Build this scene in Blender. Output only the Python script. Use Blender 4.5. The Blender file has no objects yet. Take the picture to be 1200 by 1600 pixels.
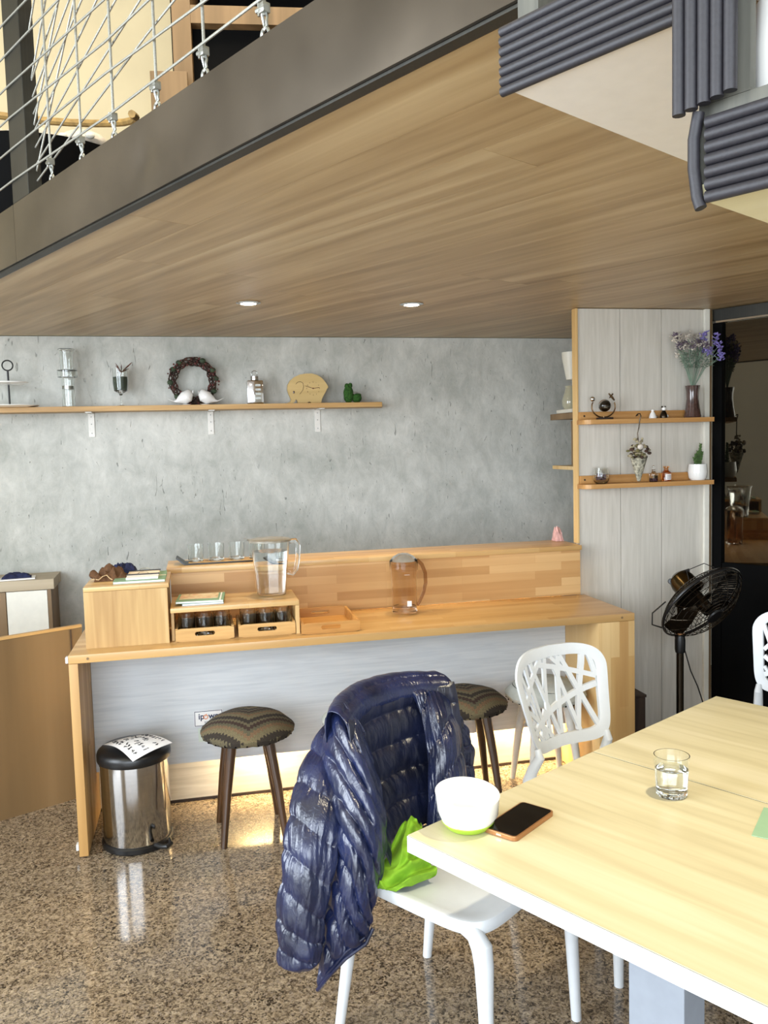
import bpy, bmesh, math, random
from math import sin, cos, pi, radians
from mathutils import Vector, Matrix, noise
random.seed(7)
S = bpy.context.scene
COL = S.collection

# ------------------------------------------------------------------ camera
cd = bpy.data.cameras.new('camera'); cam = bpy.data.objects.new('camera', cd); COL.objects.link(cam)
cd.sensor_fit = 'VERTICAL'; cd.sensor_height = 24.0; cd.lens = 24.0*1317.8/1600; cd.clip_start = 0.02
P, R = 0.07936, -0.02727
fwd = Vector((0, cos(P), -sin(P))); rt = Vector((1, 0, 0)); up = rt.cross(fwd)
r2 = cos(R)*rt+sin(R)*up; u2 = -sin(R)*rt+cos(R)*up
M = Matrix((r2, u2, -fwd)).transposed().to_4x4(); M.translation = (0, 0, 1.55)
cam.matrix_world = M
S.camera = cam

# ------------------------------------------------------------------ world, lights, exposure
S.view_settings.view_transform = 'Standard'; S.view_settings.look = 'None'
S.view_settings.gamma = 1; S.view_settings.use_curve_mapping = False
S.view_settings.exposure = 0.75
w = bpy.data.worlds.new('world'); S.world = w; w.use_nodes = True
bg = w.node_tree.nodes['Background']; bg.inputs[0].default_value = (0.72, 0.86, 1.0, 1); bg.inputs[1].default_value = 1.0

def area(name, loc, rot, sx, sy, power, col):
    l = bpy.data.lights.new(name, 'AREA'); l.shape = 'RECTANGLE'; l.size = sx; l.size_y = sy
    l.energy = power; l.color = col
    o = bpy.data.objects.new(name, l); COL.objects.link(o); o.location = loc; o.rotation_euler = rot
    return o
def spot(name, loc, tgt, power, col, ang, rad=.03, blend=.5):
    l = bpy.data.lights.new(name, 'SPOT'); l.energy = power; l.color = col; l.spot_size = radians(ang)
    l.spot_blend = blend; l.shadow_soft_size = rad
    o = bpy.data.objects.new(name, l); COL.objects.link(o); o.location = loc
    o.rotation_euler = (Vector(tgt)-Vector(loc)).to_track_quat('-Z', 'Y').to_euler()
    return o
DAY = (0.86, 0.93, 1.0); WARM = (1.0, 0.78, 0.48)
area('daylight_left', (-3.30, 0.6, 2.0), (0, radians(-90), 0), 2.6, 2.6, 150, DAY)
area('daylight_front', (-0.6, -2.55, 1.9), (radians(90), 0, 0), 4.2, 2.8, 175, DAY)
spot('table_lamp_beam', (0.80, 1.72, 2.165), (0.52, 1.62, 0.75), 46, (1.0, .88, .62), 104, .03, .6)
spot('downlight_beam_1', (-0.569, 3.755, 2.17), (-0.50, 3.80, 0.8), 24, WARM, 95, .03, .7)
spot('downlight_beam_2', (0.151, 3.906, 2.17), (0.2, 3.95, 0.8), 24, WARM, 95, .03, .7)
area('upstairs_lamp', (-0.6, 3.2, 4.2), (0, 0, 0), 1.4, 1.4, 32, (1.0, .88, .68))

# ------------------------------------------------------------------ materials
def lin(h):
    h = h.lstrip('#'); c = [int(h[i:i+2], 16)/255 for i in (0, 2, 4)]
    return tuple(x/12.92 if x <= .04045 else ((x+.055)/1.055)**2.4 for x in c)+(1,)
def base(name):
    m = bpy.data.materials.new(name); m.use_nodes = True
    nt = m.node_tree; b = nt.nodes['Principled BSDF']
    return m, nt, b
def N(nt, t, **k):
    n = nt.nodes.new(t)
    for a, v in k.items():
        if a.startswith('_'): setattr(n, a[1:], v)
        else: n.inputs[a.replace('#', ' ')].default_value = v
    return n
def ramp(nt, src, stops, interp='LINEAR'):
    r = nt.nodes.new('ShaderNodeValToRGB'); r.color_ramp.interpolation = interp
    e = r.color_ramp.elements
    while len(e) < len(stops): e.new(0.5)
    for k, (p, c) in enumerate(stops): e[k].position = p; e[k].color = c if len(c) == 4 else lin(c)
    nt.links.new(src, r.inputs[0]); return r.outputs[0]
def coords(nt, scale=(1, 1, 1), rot=(0, 0, 0), loc=(0, 0, 0), gen=False):
    tc = nt.nodes.new('ShaderNodeTexCoord'); mp = nt.nodes.new('ShaderNodeMapping')
    mp.inputs['Scale'].default_value = scale; mp.inputs['Rotation'].default_value = rot; mp.inputs['Location'].default_value = loc
    nt.links.new(tc.outputs['Generated' if gen else 'Object'], mp.inputs[0]); return mp.outputs[0]
def bump(nt, b, h, strength=.3, dist=.002):
    n = nt.nodes.new('ShaderNodeBump'); n.inputs['Strength'].default_value = strength; n.inputs['Distance'].default_value = dist
    nt.links.new(h, n.inputs['Height']); nt.links.new(n.outputs[0], b.inputs['Normal'])
def plain(name, col, rough=.5, metal=0, spec=.5, coat=0, noise_amt=.06, scale=30, bmp=0, emit=0):
    m, nt, b = base(name); c = lin(col)
    n = N(nt, 'ShaderNodeTexNoise', Scale=scale, Detail=4.0); nt.links.new(coords(nt), n.inputs[0])
    d = tuple(x*(1-noise_amt*2) for x in c[:3])+(1,); l = tuple(min(1, x*(1+noise_amt)) for x in c[:3])+(1,)
    nt.links.new(ramp(nt, n.outputs[0], [(.3, d), (.7, l)]), b.inputs['Base Color'])
    b.inputs['Roughness'].default_value = rough; b.inputs['Metallic'].default_value = metal
    b.inputs['Specular IOR Level'].default_value = spec; b.inputs['Coat Weight'].default_value = coat
    if bmp: bump(nt, b, n.outputs[0], bmp)
    if emit:
        b.inputs['Emission Color'].default_value = c; b.inputs['Emission Strength'].default_value = emit
    return m
def wood(name, dark, mid, light, axis='X', grain=22, rough=.4, staves=None, ring=.5, coat=0.0, bmp=.08, stavevar=.35):
    """streaks run along axis; staves=(length,width,plane) lays glued laminated blocks"""
    m, nt, b = base(name)
    s = {'X': (.06, 1, 1), 'Y': (1, .06, 1), 'Z': (1, 1, .06)}[axis]
    co = coords(nt, tuple(v*grain for v in s))
    n1 = N(nt, 'ShaderNodeTexNoise', Scale=1.0, Detail=6.0, Distortion=.6); nt.links.new(co, n1.inputs[0])
    co2 = coords(nt, tuple(v*grain*.22 for v in s), loc=(3, 1, 2))
    n2 = N(nt, 'ShaderNodeTexNoise', Scale=1.0, Detail=3.0, Distortion=1.2); nt.links.new(co2, n2.inputs[0])
    mx = N(nt, 'ShaderNodeMix', _data_type='FLOAT'); mx.inputs[0].default_value = ring
    nt.links.new(n1.outputs[0], mx.inputs[2]); nt.links.new(n2.outputs[0], mx.inputs[3])
    fac = mx.outputs[0]
    if staves:
        L, W, pl = staves
        rot = {'XZ': (radians(90), 0, 0), 'XY': (0, 0, 0), 'ZX': (radians(90), 0, radians(90)), 'ZY': (0, radians(90), 0)}[pl]
        tc = nt.nodes.new('ShaderNodeTexCoord')
        sep = nt.nodes.new('ShaderNodeSeparateXYZ'); nt.links.new(tc.outputs['Object'], sep.inputs[0])
        cb = nt.nodes.new('ShaderNodeCombineXYZ')
        nt.links.new(sep.outputs[pl[0]], cb.inputs[0]); nt.links.new(sep.outputs[pl[1]], cb.inputs[1])
        br = N(nt, 'ShaderNodeTexBrick', _offset=.37, _offset_frequency=2); br.inputs['Scale'].default_value = 1
        br.inputs['Brick Width'].default_value = L; br.inputs['Row Height'].default_value = W
        br.inputs['Mortar Size'].default_value = .0006; br.inputs['Mortar'].default_value = (.2, .2, .2, 1)
        br.inputs['Color1'].default_value = (0, 0, 0, 1); br.inputs['Color2'].default_value = (1, 1, 1, 1)
        nt.links.new(cb.outputs[0], br.inputs[0])
        m2 = N(nt, 'ShaderNodeMix', _data_type='FLOAT'); m2.inputs[0].default_value = stavevar
        nt.links.new(fac, m2.inputs[2]); nt.links.new(br.outputs[0], m2.inputs[3]); fac = m2.outputs[0]
        nt.links.new(ramp(nt, fac, [(.22, dark), (.45, mid), (.75, light)]), b.inputs['Base Color'])
    else:
        nt.links.new(ramp(nt, fac, [(.32, dark), (.5, mid), (.66, light)]), b.inputs['Base Color'])
    b.inputs['Roughness'].default_value = rough; b.inputs['Coat Weight'].default_value = coat
    if bmp: bump(nt, b, n1.outputs[0], bmp, .001)
    return m
def glass(name, col=(1, 1, 1, 1), rough=0.0, ior=1.45):
    m, nt, b = base(name)
    b.inputs['Base Color'].default_value = col; b.inputs['Roughness'].default_value = rough
    b.inputs['Transmission Weight'].default_value = 1; b.inputs['IOR'].default_value = ior
    return m

PINE = dict(dark='#a87e4a', mid='#c29a60', light='#d4b27c')
M_pineX = wood('pine_x', axis='X', staves=(.42, .042, 'XY'), rough=.35, coat=.15, **PINE)
M_pineBack = wood('pine_back', '#a87a46', '#c29660', '#d8b27c', axis='X', staves=(.37, .04, 'XZ'), rough=.4, stavevar=.4)
M_pineV = wood('pine_vertical', '#a87c46', '#c29a60', '#d6b680', axis='Z', staves=(.6, .042, 'ZX'), rough=.45)
M_pineVY = wood('pine_vertical_side', '#a87c46', '#c29a60', '#d6b680', axis='Z', staves=(.6, .042, 'ZY'), rough=.45)
M_pineEnd = wood('pine_box_front', '#a37d48', '#bb975f', '#ceb07c', axis='Z', grain=40, rough=.45, ring=.6)
M_crate = wood('crate_pine', '#a97e46', '#c79c5e', '#dab67c', axis='X', grain=40, rough=.5)
M_shelf = wood('shelf_oak', '#9c7642', '#bb935a', '#cfae78', axis='X', grain=30, rough=.5)
M_shelf2 = wood('shelf_pine_orange', '#a06e38', '#b9874c', '#cda066', axis='X', grain=30, rough=.4)
M_trimwood = wood('trim_pale_pine', '#c79f62', '#dcb97f', '#ecd2a2', axis='Z', grain=20, rough=.5)
M_ceil = wood('ceiling_laminate', '#94784f', '#b59a70', '#cab38a', axis='X', grain=24, rough=.38, ring=.6, bmp=.03)
M_white_lam = wood('white_ash_laminate_v', '#c2bdb2', '#cbc6bb', '#d2cdc3', axis='Z', grain=70, rough=.5, ring=.15)
M_white_lamX = wood('white_ash_laminate_x', '#c0c3c6', '#cacdcf', '#d2d4d5', axis='X', grain=70, rough=.5, ring=.15)
M_kick = wood('white_ash_kick', '#c9bda6', '#dbd0ba', '#e6ddca', axis='X', grain=50, rough=.5, ring=.3)
M_table = wood('table_maple_laminate', '#b8ac88', '#c9be9a', '#d3c9aa', axis='X', grain=26, rough=.32, ring=.35, bmp=.02)
M_low = wood('low_partition_ply', '#6a5335', '#7a6140', '#876d4b', axis='Z', grain=7, rough=.45, ring=.6, bmp=.03)
M_trunk = wood('stool_dark_walnut', '#2c1c10', '#4a3019', '#6b4827', axis='Z', grain=40, rough=.3, coat=.3)
M_tray = wood('tray_honey_wood', '#a06c32', '#bd8a4a', '#cf9f5e', axis='X', grain=40, rough=.4)
M_greywood = wood('grey_weathered_wood', '#3c3b35', '#504f48', '#646258', axis='Z', grain=50, rough=.7)
M_palewood = wood('pale_spruce_board', '#d6cca0', '#e6ddb4', '#f0e9cc', axis='X', grain=16, rough=.5)
M_brownwood = wood('brown_plank', '#5e4a2c', '#7a6040', '#927652', axis='Z', grain=16, rough=.5)
M_darkwood = wood('dark_crate_wood', '#1c130d', '#2e2017', '#443224', axis='Z', grain=25, rough=.6)
M_whiteplas = plain('white_plastic', '#d3d6d8', .32, noise_amt=.015)
M_whiteedge = plain('white_edge_band', '#f4f5f6', .3, noise_amt=.01)
M_whitepaint = plain('white_paint', '#dfdcd0', .5, noise_amt=.02)
M_ceramic = plain('white_ceramic', '#efeeea', .12, noise_amt=.01, coat=.5)
M_offwhite = plain('offwhite_wall_paint', '#d6d4ce', .7, noise_amt=.03, scale=2)
M_frost = plain('frosted_lid', '#cfc8b8', .25, noise_amt=.02)
M_frost.node_tree.nodes['Principled BSDF'].inputs['Transmission Weight'].default_value = .75
M_cream = plain('cream_wall_paint', '#dccda8', .7, noise_amt=.05, scale=2)
M_black = plain('black_plastic', '#131314', .35, noise_amt=.05)
M_blackmatte = plain('black_matte', '#040404', .8, spec=.1, noise_amt=.05)
M_darkmetal = plain('dark_gunmetal', '#3a3228', .22, metal=.9, noise_amt=.08, scale=8)
M_bronze = plain('bronze_motor', '#50452f', .22, metal=1, noise_amt=.05)
M_chromed = plain('chrome', '#d8d8d8', .08, metal=1, noise_amt=.02)
M_zinc = plain('zinc_hardware', '#a9aba6', .35, metal=.9, noise_amt=.1)
M_rope = plain('grey_wire_rope', '#96958c', .5, metal=.4, noise_amt=.15, scale=300)
M_brass = plain('antique_brass', '#6a5238', .3, metal=.9)
M_greymetal = plain('grey_powder_coat', '#8d939c', .4, noise_amt=.03)
M_green = plain('lime_green_plastic', '#a4c93c', .35, noise_amt=.02)
M_cloth = plain('lime_green_cloth', '#7fae22', .85, noise_amt=.08, scale=60, bmp=.2)
M_red = plain('dark_twig', '#3d2a1e', .8, noise_amt=.3)
M_berry = plain('red_brown_berry', '#5c2c28', .6, noise_amt=.2)
M_leafdk = plain('dark_green_leaf', '#33432a', .7, noise_amt=.25)
M_leafgr = plain('grey_green_leaf', '#7f9480', .7, noise_amt=.2)
M_moss = plain('moss_green_flock', '#2f5a1c', .95, noise_amt=.35, scale=120, bmp=.8)
M_succ = plain('succulent_green', '#4e6a36', .6, noise_amt=.25)
M_lilac = plain('lilac_petals', '#8f82c8', .7, noise_amt=.15)
M_cream_pet = plain('cream_petals', '#cfc6ba', .8, noise_amt=.15)
M_mauve = plain('mauve_buds', '#6f6070', .8, noise_amt=.2)
M_brownvase = plain('brown_glazed_vase', '#4a342f', .12, coat=.6, noise_amt=.25, scale=60)
M_birch = plain('birch_bark_cone', '#a9a592', .8, noise_amt=.45, scale=70, bmp=.4)
M_brownleather = plain('brown_suede', '#5a3b20', .9, noise_amt=.2, scale=80, bmp=.3)
M_navycloth = plain('navy_cloth', '#1c2348', .85, noise_amt=.2)
M_string = plain('tan_cord', '#b89c74', .8)
M_paper = plain('white_paper', '#ece9e6', .7, noise_amt=.01)
M_ink = plain('black_ink', '#15151a', .7, noise_amt=.0)
M_navyink = plain('navy_ink', '#243050', .6, noise_amt=.0)
M_orangeink = plain('orange_ink', '#e08a50', .6, noise_amt=.0)
M_bookgreen = plain('sage_green_card', '#7fa183', .6, noise_amt=.05)
M_cardcream = plain('cream_card', '#ecdcc4', .6, noise_amt=.02)
M_bluepaper = plain('pale_blue_paper', '#a9bccc', .6, noise_amt=.05)
M_pink = plain('pink_cloth', '#d8a9a4', .8, noise_amt=.15)
M_copper = plain('copper_phone_case', '#a8774c', .3, metal=.5, noise_amt=.03)
M_screen = plain('phone_screen', '#060608', .06, spec=.5, noise_amt=0)
M_foam = plain('charcoal_foam', '#242227', .55, noise_amt=.1, scale=200, bmp=.15)
M_clock = wood('clock_birch_ply', '#b89a5e', '#c9ad72', '#d6bd86', axis='X', grain=20, rough=.5)
M_green_card = plain('mint_card', '#8fae8c', .5, noise_amt=.02)
M_coffee = plain('cream_plastic', '#ddd8c8', .4, noise_amt=.02)
M_amber = glass('amber_glass', (.85, .38, .10, 1))
M_glass = glass('clear_glass', (.97, .99, .98, 1))
M_plasglass = glass('clear_plastic', (.97, .98, .97, 1), ior=1.3)
M_smoke = glass('smoky_plastic', (.93, .87, .80, 1), ior=1.25)
M_smoke2 = glass('smoky_handle', (.55, .42, .32, 1), ior=1.2)
M_water = glass('water', (.97, .99, 1, 1), ior=1.33)
M_purple = plain('purple_potpourri', '#5c3b48', .7, noise_amt=.3)
M_brackets = plain('white_bracket_paint', '#e2dfd8', .5, noise_amt=.05)
def mk_emit(name, col, st):
    m, nt, b = base(name); b.inputs['Base Color'].default_value = (0, 0, 0, 1)
    b.inputs['Emission Color'].default_value = col; b.inputs['Emission Strength'].default_value = st; return m
M_led = mk_emit('warm_led', (1, .76, .42, 1), 95)
M_bulb = mk_emit('lit_bulb', (1, .9, .72, 1), 14)

def mk_concrete():
    m, nt, b = base('bare_concrete_plaster')
    co = coords(nt)
    n1 = N(nt, 'ShaderNodeTexNoise', Scale=1.6, Detail=8.0, Roughness=.62, Distortion=.5); nt.links.new(co, n1.inputs[0])
    n2 = N(nt, 'ShaderNodeTexNoise', Scale=14.0, Detail=10.0, Roughness=.75, Distortion=.5); nt.links.new(coords(nt, (1, 1, .55)), n2.inputs[0])
    mx = N(nt, 'ShaderNodeMix', _data_type='FLOAT'); mx.inputs[0].default_value = .42
    nt.links.new(n1.outputs[0], mx.inputs[2]); nt.links.new(n2.outputs[0], mx.inputs[3])
    c = ramp(nt, mx.outputs[0], [(.34, '#9b9d95'), (.46, '#b3b4ad'), (.56, '#c6c6bf'), (.68, '#dad9d2')])
    # fine dark scratches and pock marks
    v = N(nt, 'ShaderNodeTexNoise', Scale=1.0, Detail=3.0, Distortion=2.0); nt.links.new(coords(nt, (38, 38, 9), rot=(0, .5, 0)), v.inputs[0])
    sm = ramp(nt, v.outputs[0], [(.275, (1, 1, 1, 1)), (.315, (0, 0, 0, 1))])
    p = N(nt, 'ShaderNodeTexNoise', Scale=60.0, Detail=2.0); nt.links.new(co, p.inputs[0])
    pm = ramp(nt, p.outputs[0], [(.24, (1, 1, 1, 1)), (.29, (0, 0, 0, 1))])
    ad = N(nt, 'ShaderNodeMath', _operation='MAXIMUM'); nt.links.new(sm, ad.inputs[0]); nt.links.new(pm, ad.inputs[1])
    mm = N(nt, 'ShaderNodeMath', _operation='MULTIPLY'); mm.inputs[1].default_value = .55; nt.links.new(ad.outputs[0], mm.inputs[0])
    m3 = N(nt, 'ShaderNodeMix', _data_type='RGBA'); nt.links.new(mm.outputs[0], m3.inputs[0]); nt.links.new(c, m3.inputs[6]); m3.inputs[7].default_value = lin('#5a5c56')
    nt.links.new(m3.outputs[2], b.inputs['Base Color']); b.inputs['Roughness'].default_value = .75
    b.inputs['Specular IOR Level'].default_value = .3
    h = N(nt, 'ShaderNodeMath', _operation='SUBTRACT'); nt.links.new(n2.outputs[0], h.inputs[0]); nt.links.new(ad.outputs[0], h.inputs[1])
    bump(nt, b, h.outputs[0], .55, .006)
    return m
M_conc = mk_concrete()

def mk_granite():
    m, nt, b = base('polished_brown_granite')
    co = coords(nt)
    d = N(nt, 'ShaderNodeTexNoise', Scale=60.0, Detail=3.0); nt.links.new(co, d.inputs[0])
    n1 = N(nt, 'ShaderNodeTexNoise', Scale=58.0, Detail=6.0, Roughness=.8, Distortion=1.2); nt.links.new(co, n1.inputs[0])
    c1 = ramp(nt, n1.outputs[0], [(.37, '#2f2822'), (.44, '#594c3d'), (.50, '#80705b'), (.56, '#9b8a72'), (.66, '#b0a088')])
    v = N(nt, 'ShaderNodeTexVoronoi', Scale=170.0, Randomness=1.0); nt.links.new(co, v.inputs[0])
    sp = N(nt, 'ShaderNodeSeparateColor'); nt.links.new(v.outputs['Color'], sp.inputs[0])
    k = ramp(nt, sp.outputs[0], [(.0, (1, 1, 1, 1)), (.18, (1, 1, 1, 1)), (.22, (0, 0, 0, 1))], 'LINEAR')
    n3 = N(nt, 'ShaderNodeTexNoise', Scale=9.0, Detail=3.0); nt.links.new(co, n3.inputs[0])
    g = ramp(nt, n3.outputs[0], [(.35, (.35, .35, .35, 1)), (.65, (1, 1, 1, 1))])
    mu = N(nt, 'ShaderNodeMath', _operation='MULTIPLY'); nt.links.new(k, mu.inputs[0]); nt.links.new(g, mu.inputs[1])
    mx = N(nt, 'ShaderNodeMix', _data_type='RGBA'); nt.links.new(mu.outputs[0], mx.inputs[0]); nt.links.new(c1, mx.inputs[6]); mx.inputs[7].default_value = lin('#2c2620')
    k2 = ramp(nt, sp.outputs[1], [(.84, (0, 0, 0, 1)), (.88, (.7, .7, .7, 1))])
    m2 = N(nt, 'ShaderNodeMix', _data_type='RGBA'); nt.links.new(k2, m2.inputs[0]); nt.links.new(mx.outputs[2], m2.inputs[6]); m2.inputs[7].default_value = lin('#8e7f70')
    nt.links.new(m2.outputs[2], b.inputs['Base Color']); b.inputs['Roughness'].default_value = .10
    b.inputs['Specular IOR Level'].default_value = .55
    return m
M_granite = mk_granite()

def mk_steel(name, c1, c2, axis, rough=.3, metal=1.0, scale=200, aniso=0):
    m, nt, b = base(name)
    s = {'Z': (scale, scale, 2), 'R': (2, 2, scale), 'X': (2, scale, scale)}[axis]
    n = N(nt, 'ShaderNodeTexNoise', Scale=1.0, Detail=2.0); nt.links.new(coords(nt, s), n.inputs[0])
    n2 = N(nt, 'ShaderNodeTexNoise', Scale=3.0, Detail=4.0); nt.links.new(coords(nt), n2.inputs[0])
    mx = N(nt, 'ShaderNodeMix', _data_type='FLOAT'); mx.inputs[0].default_value = .7; nt.links.new(n.outputs[0], mx.inputs[2]); nt.links.new(n2.outputs[0], mx.inputs[3])
    nt.links.new(ramp(nt, mx.outputs[0], [(.35, c1), (.65, c2)]), b.inputs['Base Color'])
    b.inputs['Metallic'].default_value = metal; b.inputs['Roughness'].default_value = rough
    return m
M_beam = mk_steel('mill_steel', '#4c453c', '#6e655a', 'R', .27, .85, scale=3)
M_post = mk_steel('black_steel', '#24231f', '#38362f', 'Z', .45, .5)
M_can = mk_steel('brushed_stainless', '#b4b2b0', '#c6c4c2', 'R', .13)

def mk_fabric_zig():
    m, nt, b = base('zigzag_woven_upholstery')
    tc = nt.nodes.new('ShaderNodeTexCoord'); sp = nt.nodes.new('ShaderNodeSeparateXYZ'); nt.links.new(tc.outputs['Object'], sp.inputs[0])
    def mt(op, a, bb=None):
        n = nt.nodes.new('ShaderNodeMath'); n.operation = op
        for k, x in enumerate((a, bb)):
            if x is None: continue
            if isinstance(x, (int, float)): n.inputs[k].default_value = x
            else: nt.links.new(x, n.inputs[k])
        return n.outputs[0]
    x = mt('SNAP', sp.outputs[0], .0125)
    ax = mt('ABSOLUTE', x)
    nz = N(nt, 'ShaderNodeTexNoise', Scale=150.0, Detail=2.0); nt.links.new(tc.outputs['Object'], nz.inputs[0])
    d = mt('SUBTRACT', mt('MULTIPLY', ax, .75), mt('MULTIPLY', sp.outputs[1], 1.0))
    d = mt('ABSOLUTE', mt('ADD', d, .05))
    f = mt('FRACT', mt('MULTIPLY', mt('ADD', d, mt('MULTIPLY', nz.outputs[0], .010)), 8.5))
    c = ramp(nt, f, [(0, '#71664a'), (.2, '#332b22'), (.42, '#665d46'), (.55, '#3c2a20'), (.72, '#59543f'), (.86, '#765c42')], 'CONSTANT')
    th = N(nt, 'ShaderNodeTexNoise', Scale=1.0, Detail=2.0); nt.links.new(coords(nt, (500, 120, 300)), th.inputs[0])
    mx = N(nt, 'ShaderNodeMix', _data_type='RGBA', _blend_type='MULTIPLY'); mx.inputs[0].default_value = .6
    nt.links.new(c, mx.inputs[6]); nt.links.new(ramp(nt, th.outputs[0], [(.35, (.45, .45, .45, 1)), (.65, (1.15, 1.15, 1.15, 1))]), mx.inputs[7])
    nt.links.new(mx.outputs[2], b.inputs['Base Color']); b.inputs['Roughness'].default_value = .95
    bump(nt, b, th.outputs[0], .7, .003)
    return m
M_zig = mk_fabric_zig()
def mk_fabric_grey():
    m, nt, b = base('pale_grey_felt')
    n = N(nt, 'ShaderNodeTexNoise', Scale=8.0, Detail=5.0); nt.links.new(coords(nt), n.inputs[0])
    nt.links.new(ramp(nt, n.outputs[0], [(.35, '#a3a69e'), (.65, '#c6c7bd')]), b.inputs['Base Color']); b.inputs['Roughness'].default_value = .95
    n2 = N(nt, 'ShaderNodeTexNoise', Scale=300.0); nt.links.new(coords(nt), n2.inputs[0]); bump(nt, b, n2.outputs[0], .4)
    return m
M_greyfelt = mk_fabric_grey()
def mk_nylon(name, c1, c2, rough):
    m, nt, b = base(name)
    n = N(nt, 'ShaderNodeTexNoise', Scale=10.0, Detail=4.0); nt.links.new(coords(nt), n.inputs[0])
    nt.links.new(ramp(nt, n.outputs[0], [(.35, c1), (.65, c2)]), b.inputs['Base Color'])
    b.inputs['Roughness'].default_value = rough; b.inputs['Specular IOR Level'].default_value = .8
    b.inputs['Sheen Weight'].default_value = .05; b.inputs['Sheen Tint'].default_value = lin('#8f9ad0')
    n2 = N(nt, 'ShaderNodeTexNoise', Scale=75.0, Detail=4.0, Distortion=1.5); nt.links.new(coords(nt, (1, 1, .35)), n2.inputs[0])
    bump(nt, b, n2.outputs[0], .4, .004)
    return m
M_nylon = mk_nylon('navy_nylon', '#0f1630', '#1b2449', .26)
M_nylon_in = mk_nylon('dark_navy_lining', '#0b0f20', '#151b34', .32)
def mk_magazine():
    m, nt, b = base('printed_cover_food_picture')
    n = N(nt, 'ShaderNodeTexNoise', Scale=1.0, Detail=3.0, Distortion=1.0); nt.links.new(coords(nt, (14, 30, 1)), n.inputs[0])
    nt.links.new(ramp(nt, n.outputs[0], [(.3, '#8a5a34'), (.42, '#e0c08c'), (.5, '#f0e2c0'), (.6, '#d99560'), (.7, '#efe0bc')]), b.inputs['Base Color']); b.inputs['Roughness'].default_value = .3
    return m
M_mag = mk_magazine()
def mk_darkglass():
    m, nt, b = base('tinted_door_glass')
    n = N(nt, 'ShaderNodeTexNoise', Scale=2.0); nt.links.new(coords(nt), n.inputs[0])
    nt.links.new(ramp(nt, n.outputs[0], [(.3, '#060504'), (.7, '#0b0a08')]), b.inputs['Base Color'])
    b.inputs['Roughness'].default_value = .02; b.inputs['IOR'].default_value = 1.9; b.inputs['Specular Tint'].default_value = (1, .9, .7, 1)
    return m
M_dglass = mk_darkglass()

# ------------------------------------------------------------------ helpers
def link(o, parent=None):
    COL.objects.link(o)
    if parent: o.parent = parent
    return o
def thing(name, label, cat, loc=(0, 0, 0), rz=0, group=None, kind=None):
    o = bpy.data.objects.new(name, None); COL.objects.link(o); o.empty_display_size = .05
    o.location = loc; o.rotation_euler = (0, 0, radians(rz))
    if label: o['label'] = label
    if cat: o['category'] = cat
    if group: o['group'] = group
    if kind: o['kind'] = kind
    return o
def tag(o, label=None, cat=None, group=None, kind=None):
    if label: o['label'] = label
    if cat: o['category'] = cat
    if group: o['group'] = group
    if kind: o['kind'] = kind
    return o
def copy_tree(o, parent=None, loc=None, rz=None, label=None):
    c = o.copy(); COL.objects.link(c)
    if parent: c.parent = parent
    if loc is not None: c.location = loc
    if rz is not None: c.rotation_euler = (0, 0, radians(rz))
    if label: c['label'] = label
    for ch in list(o.children): copy_tree(ch, c)
    return c
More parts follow.
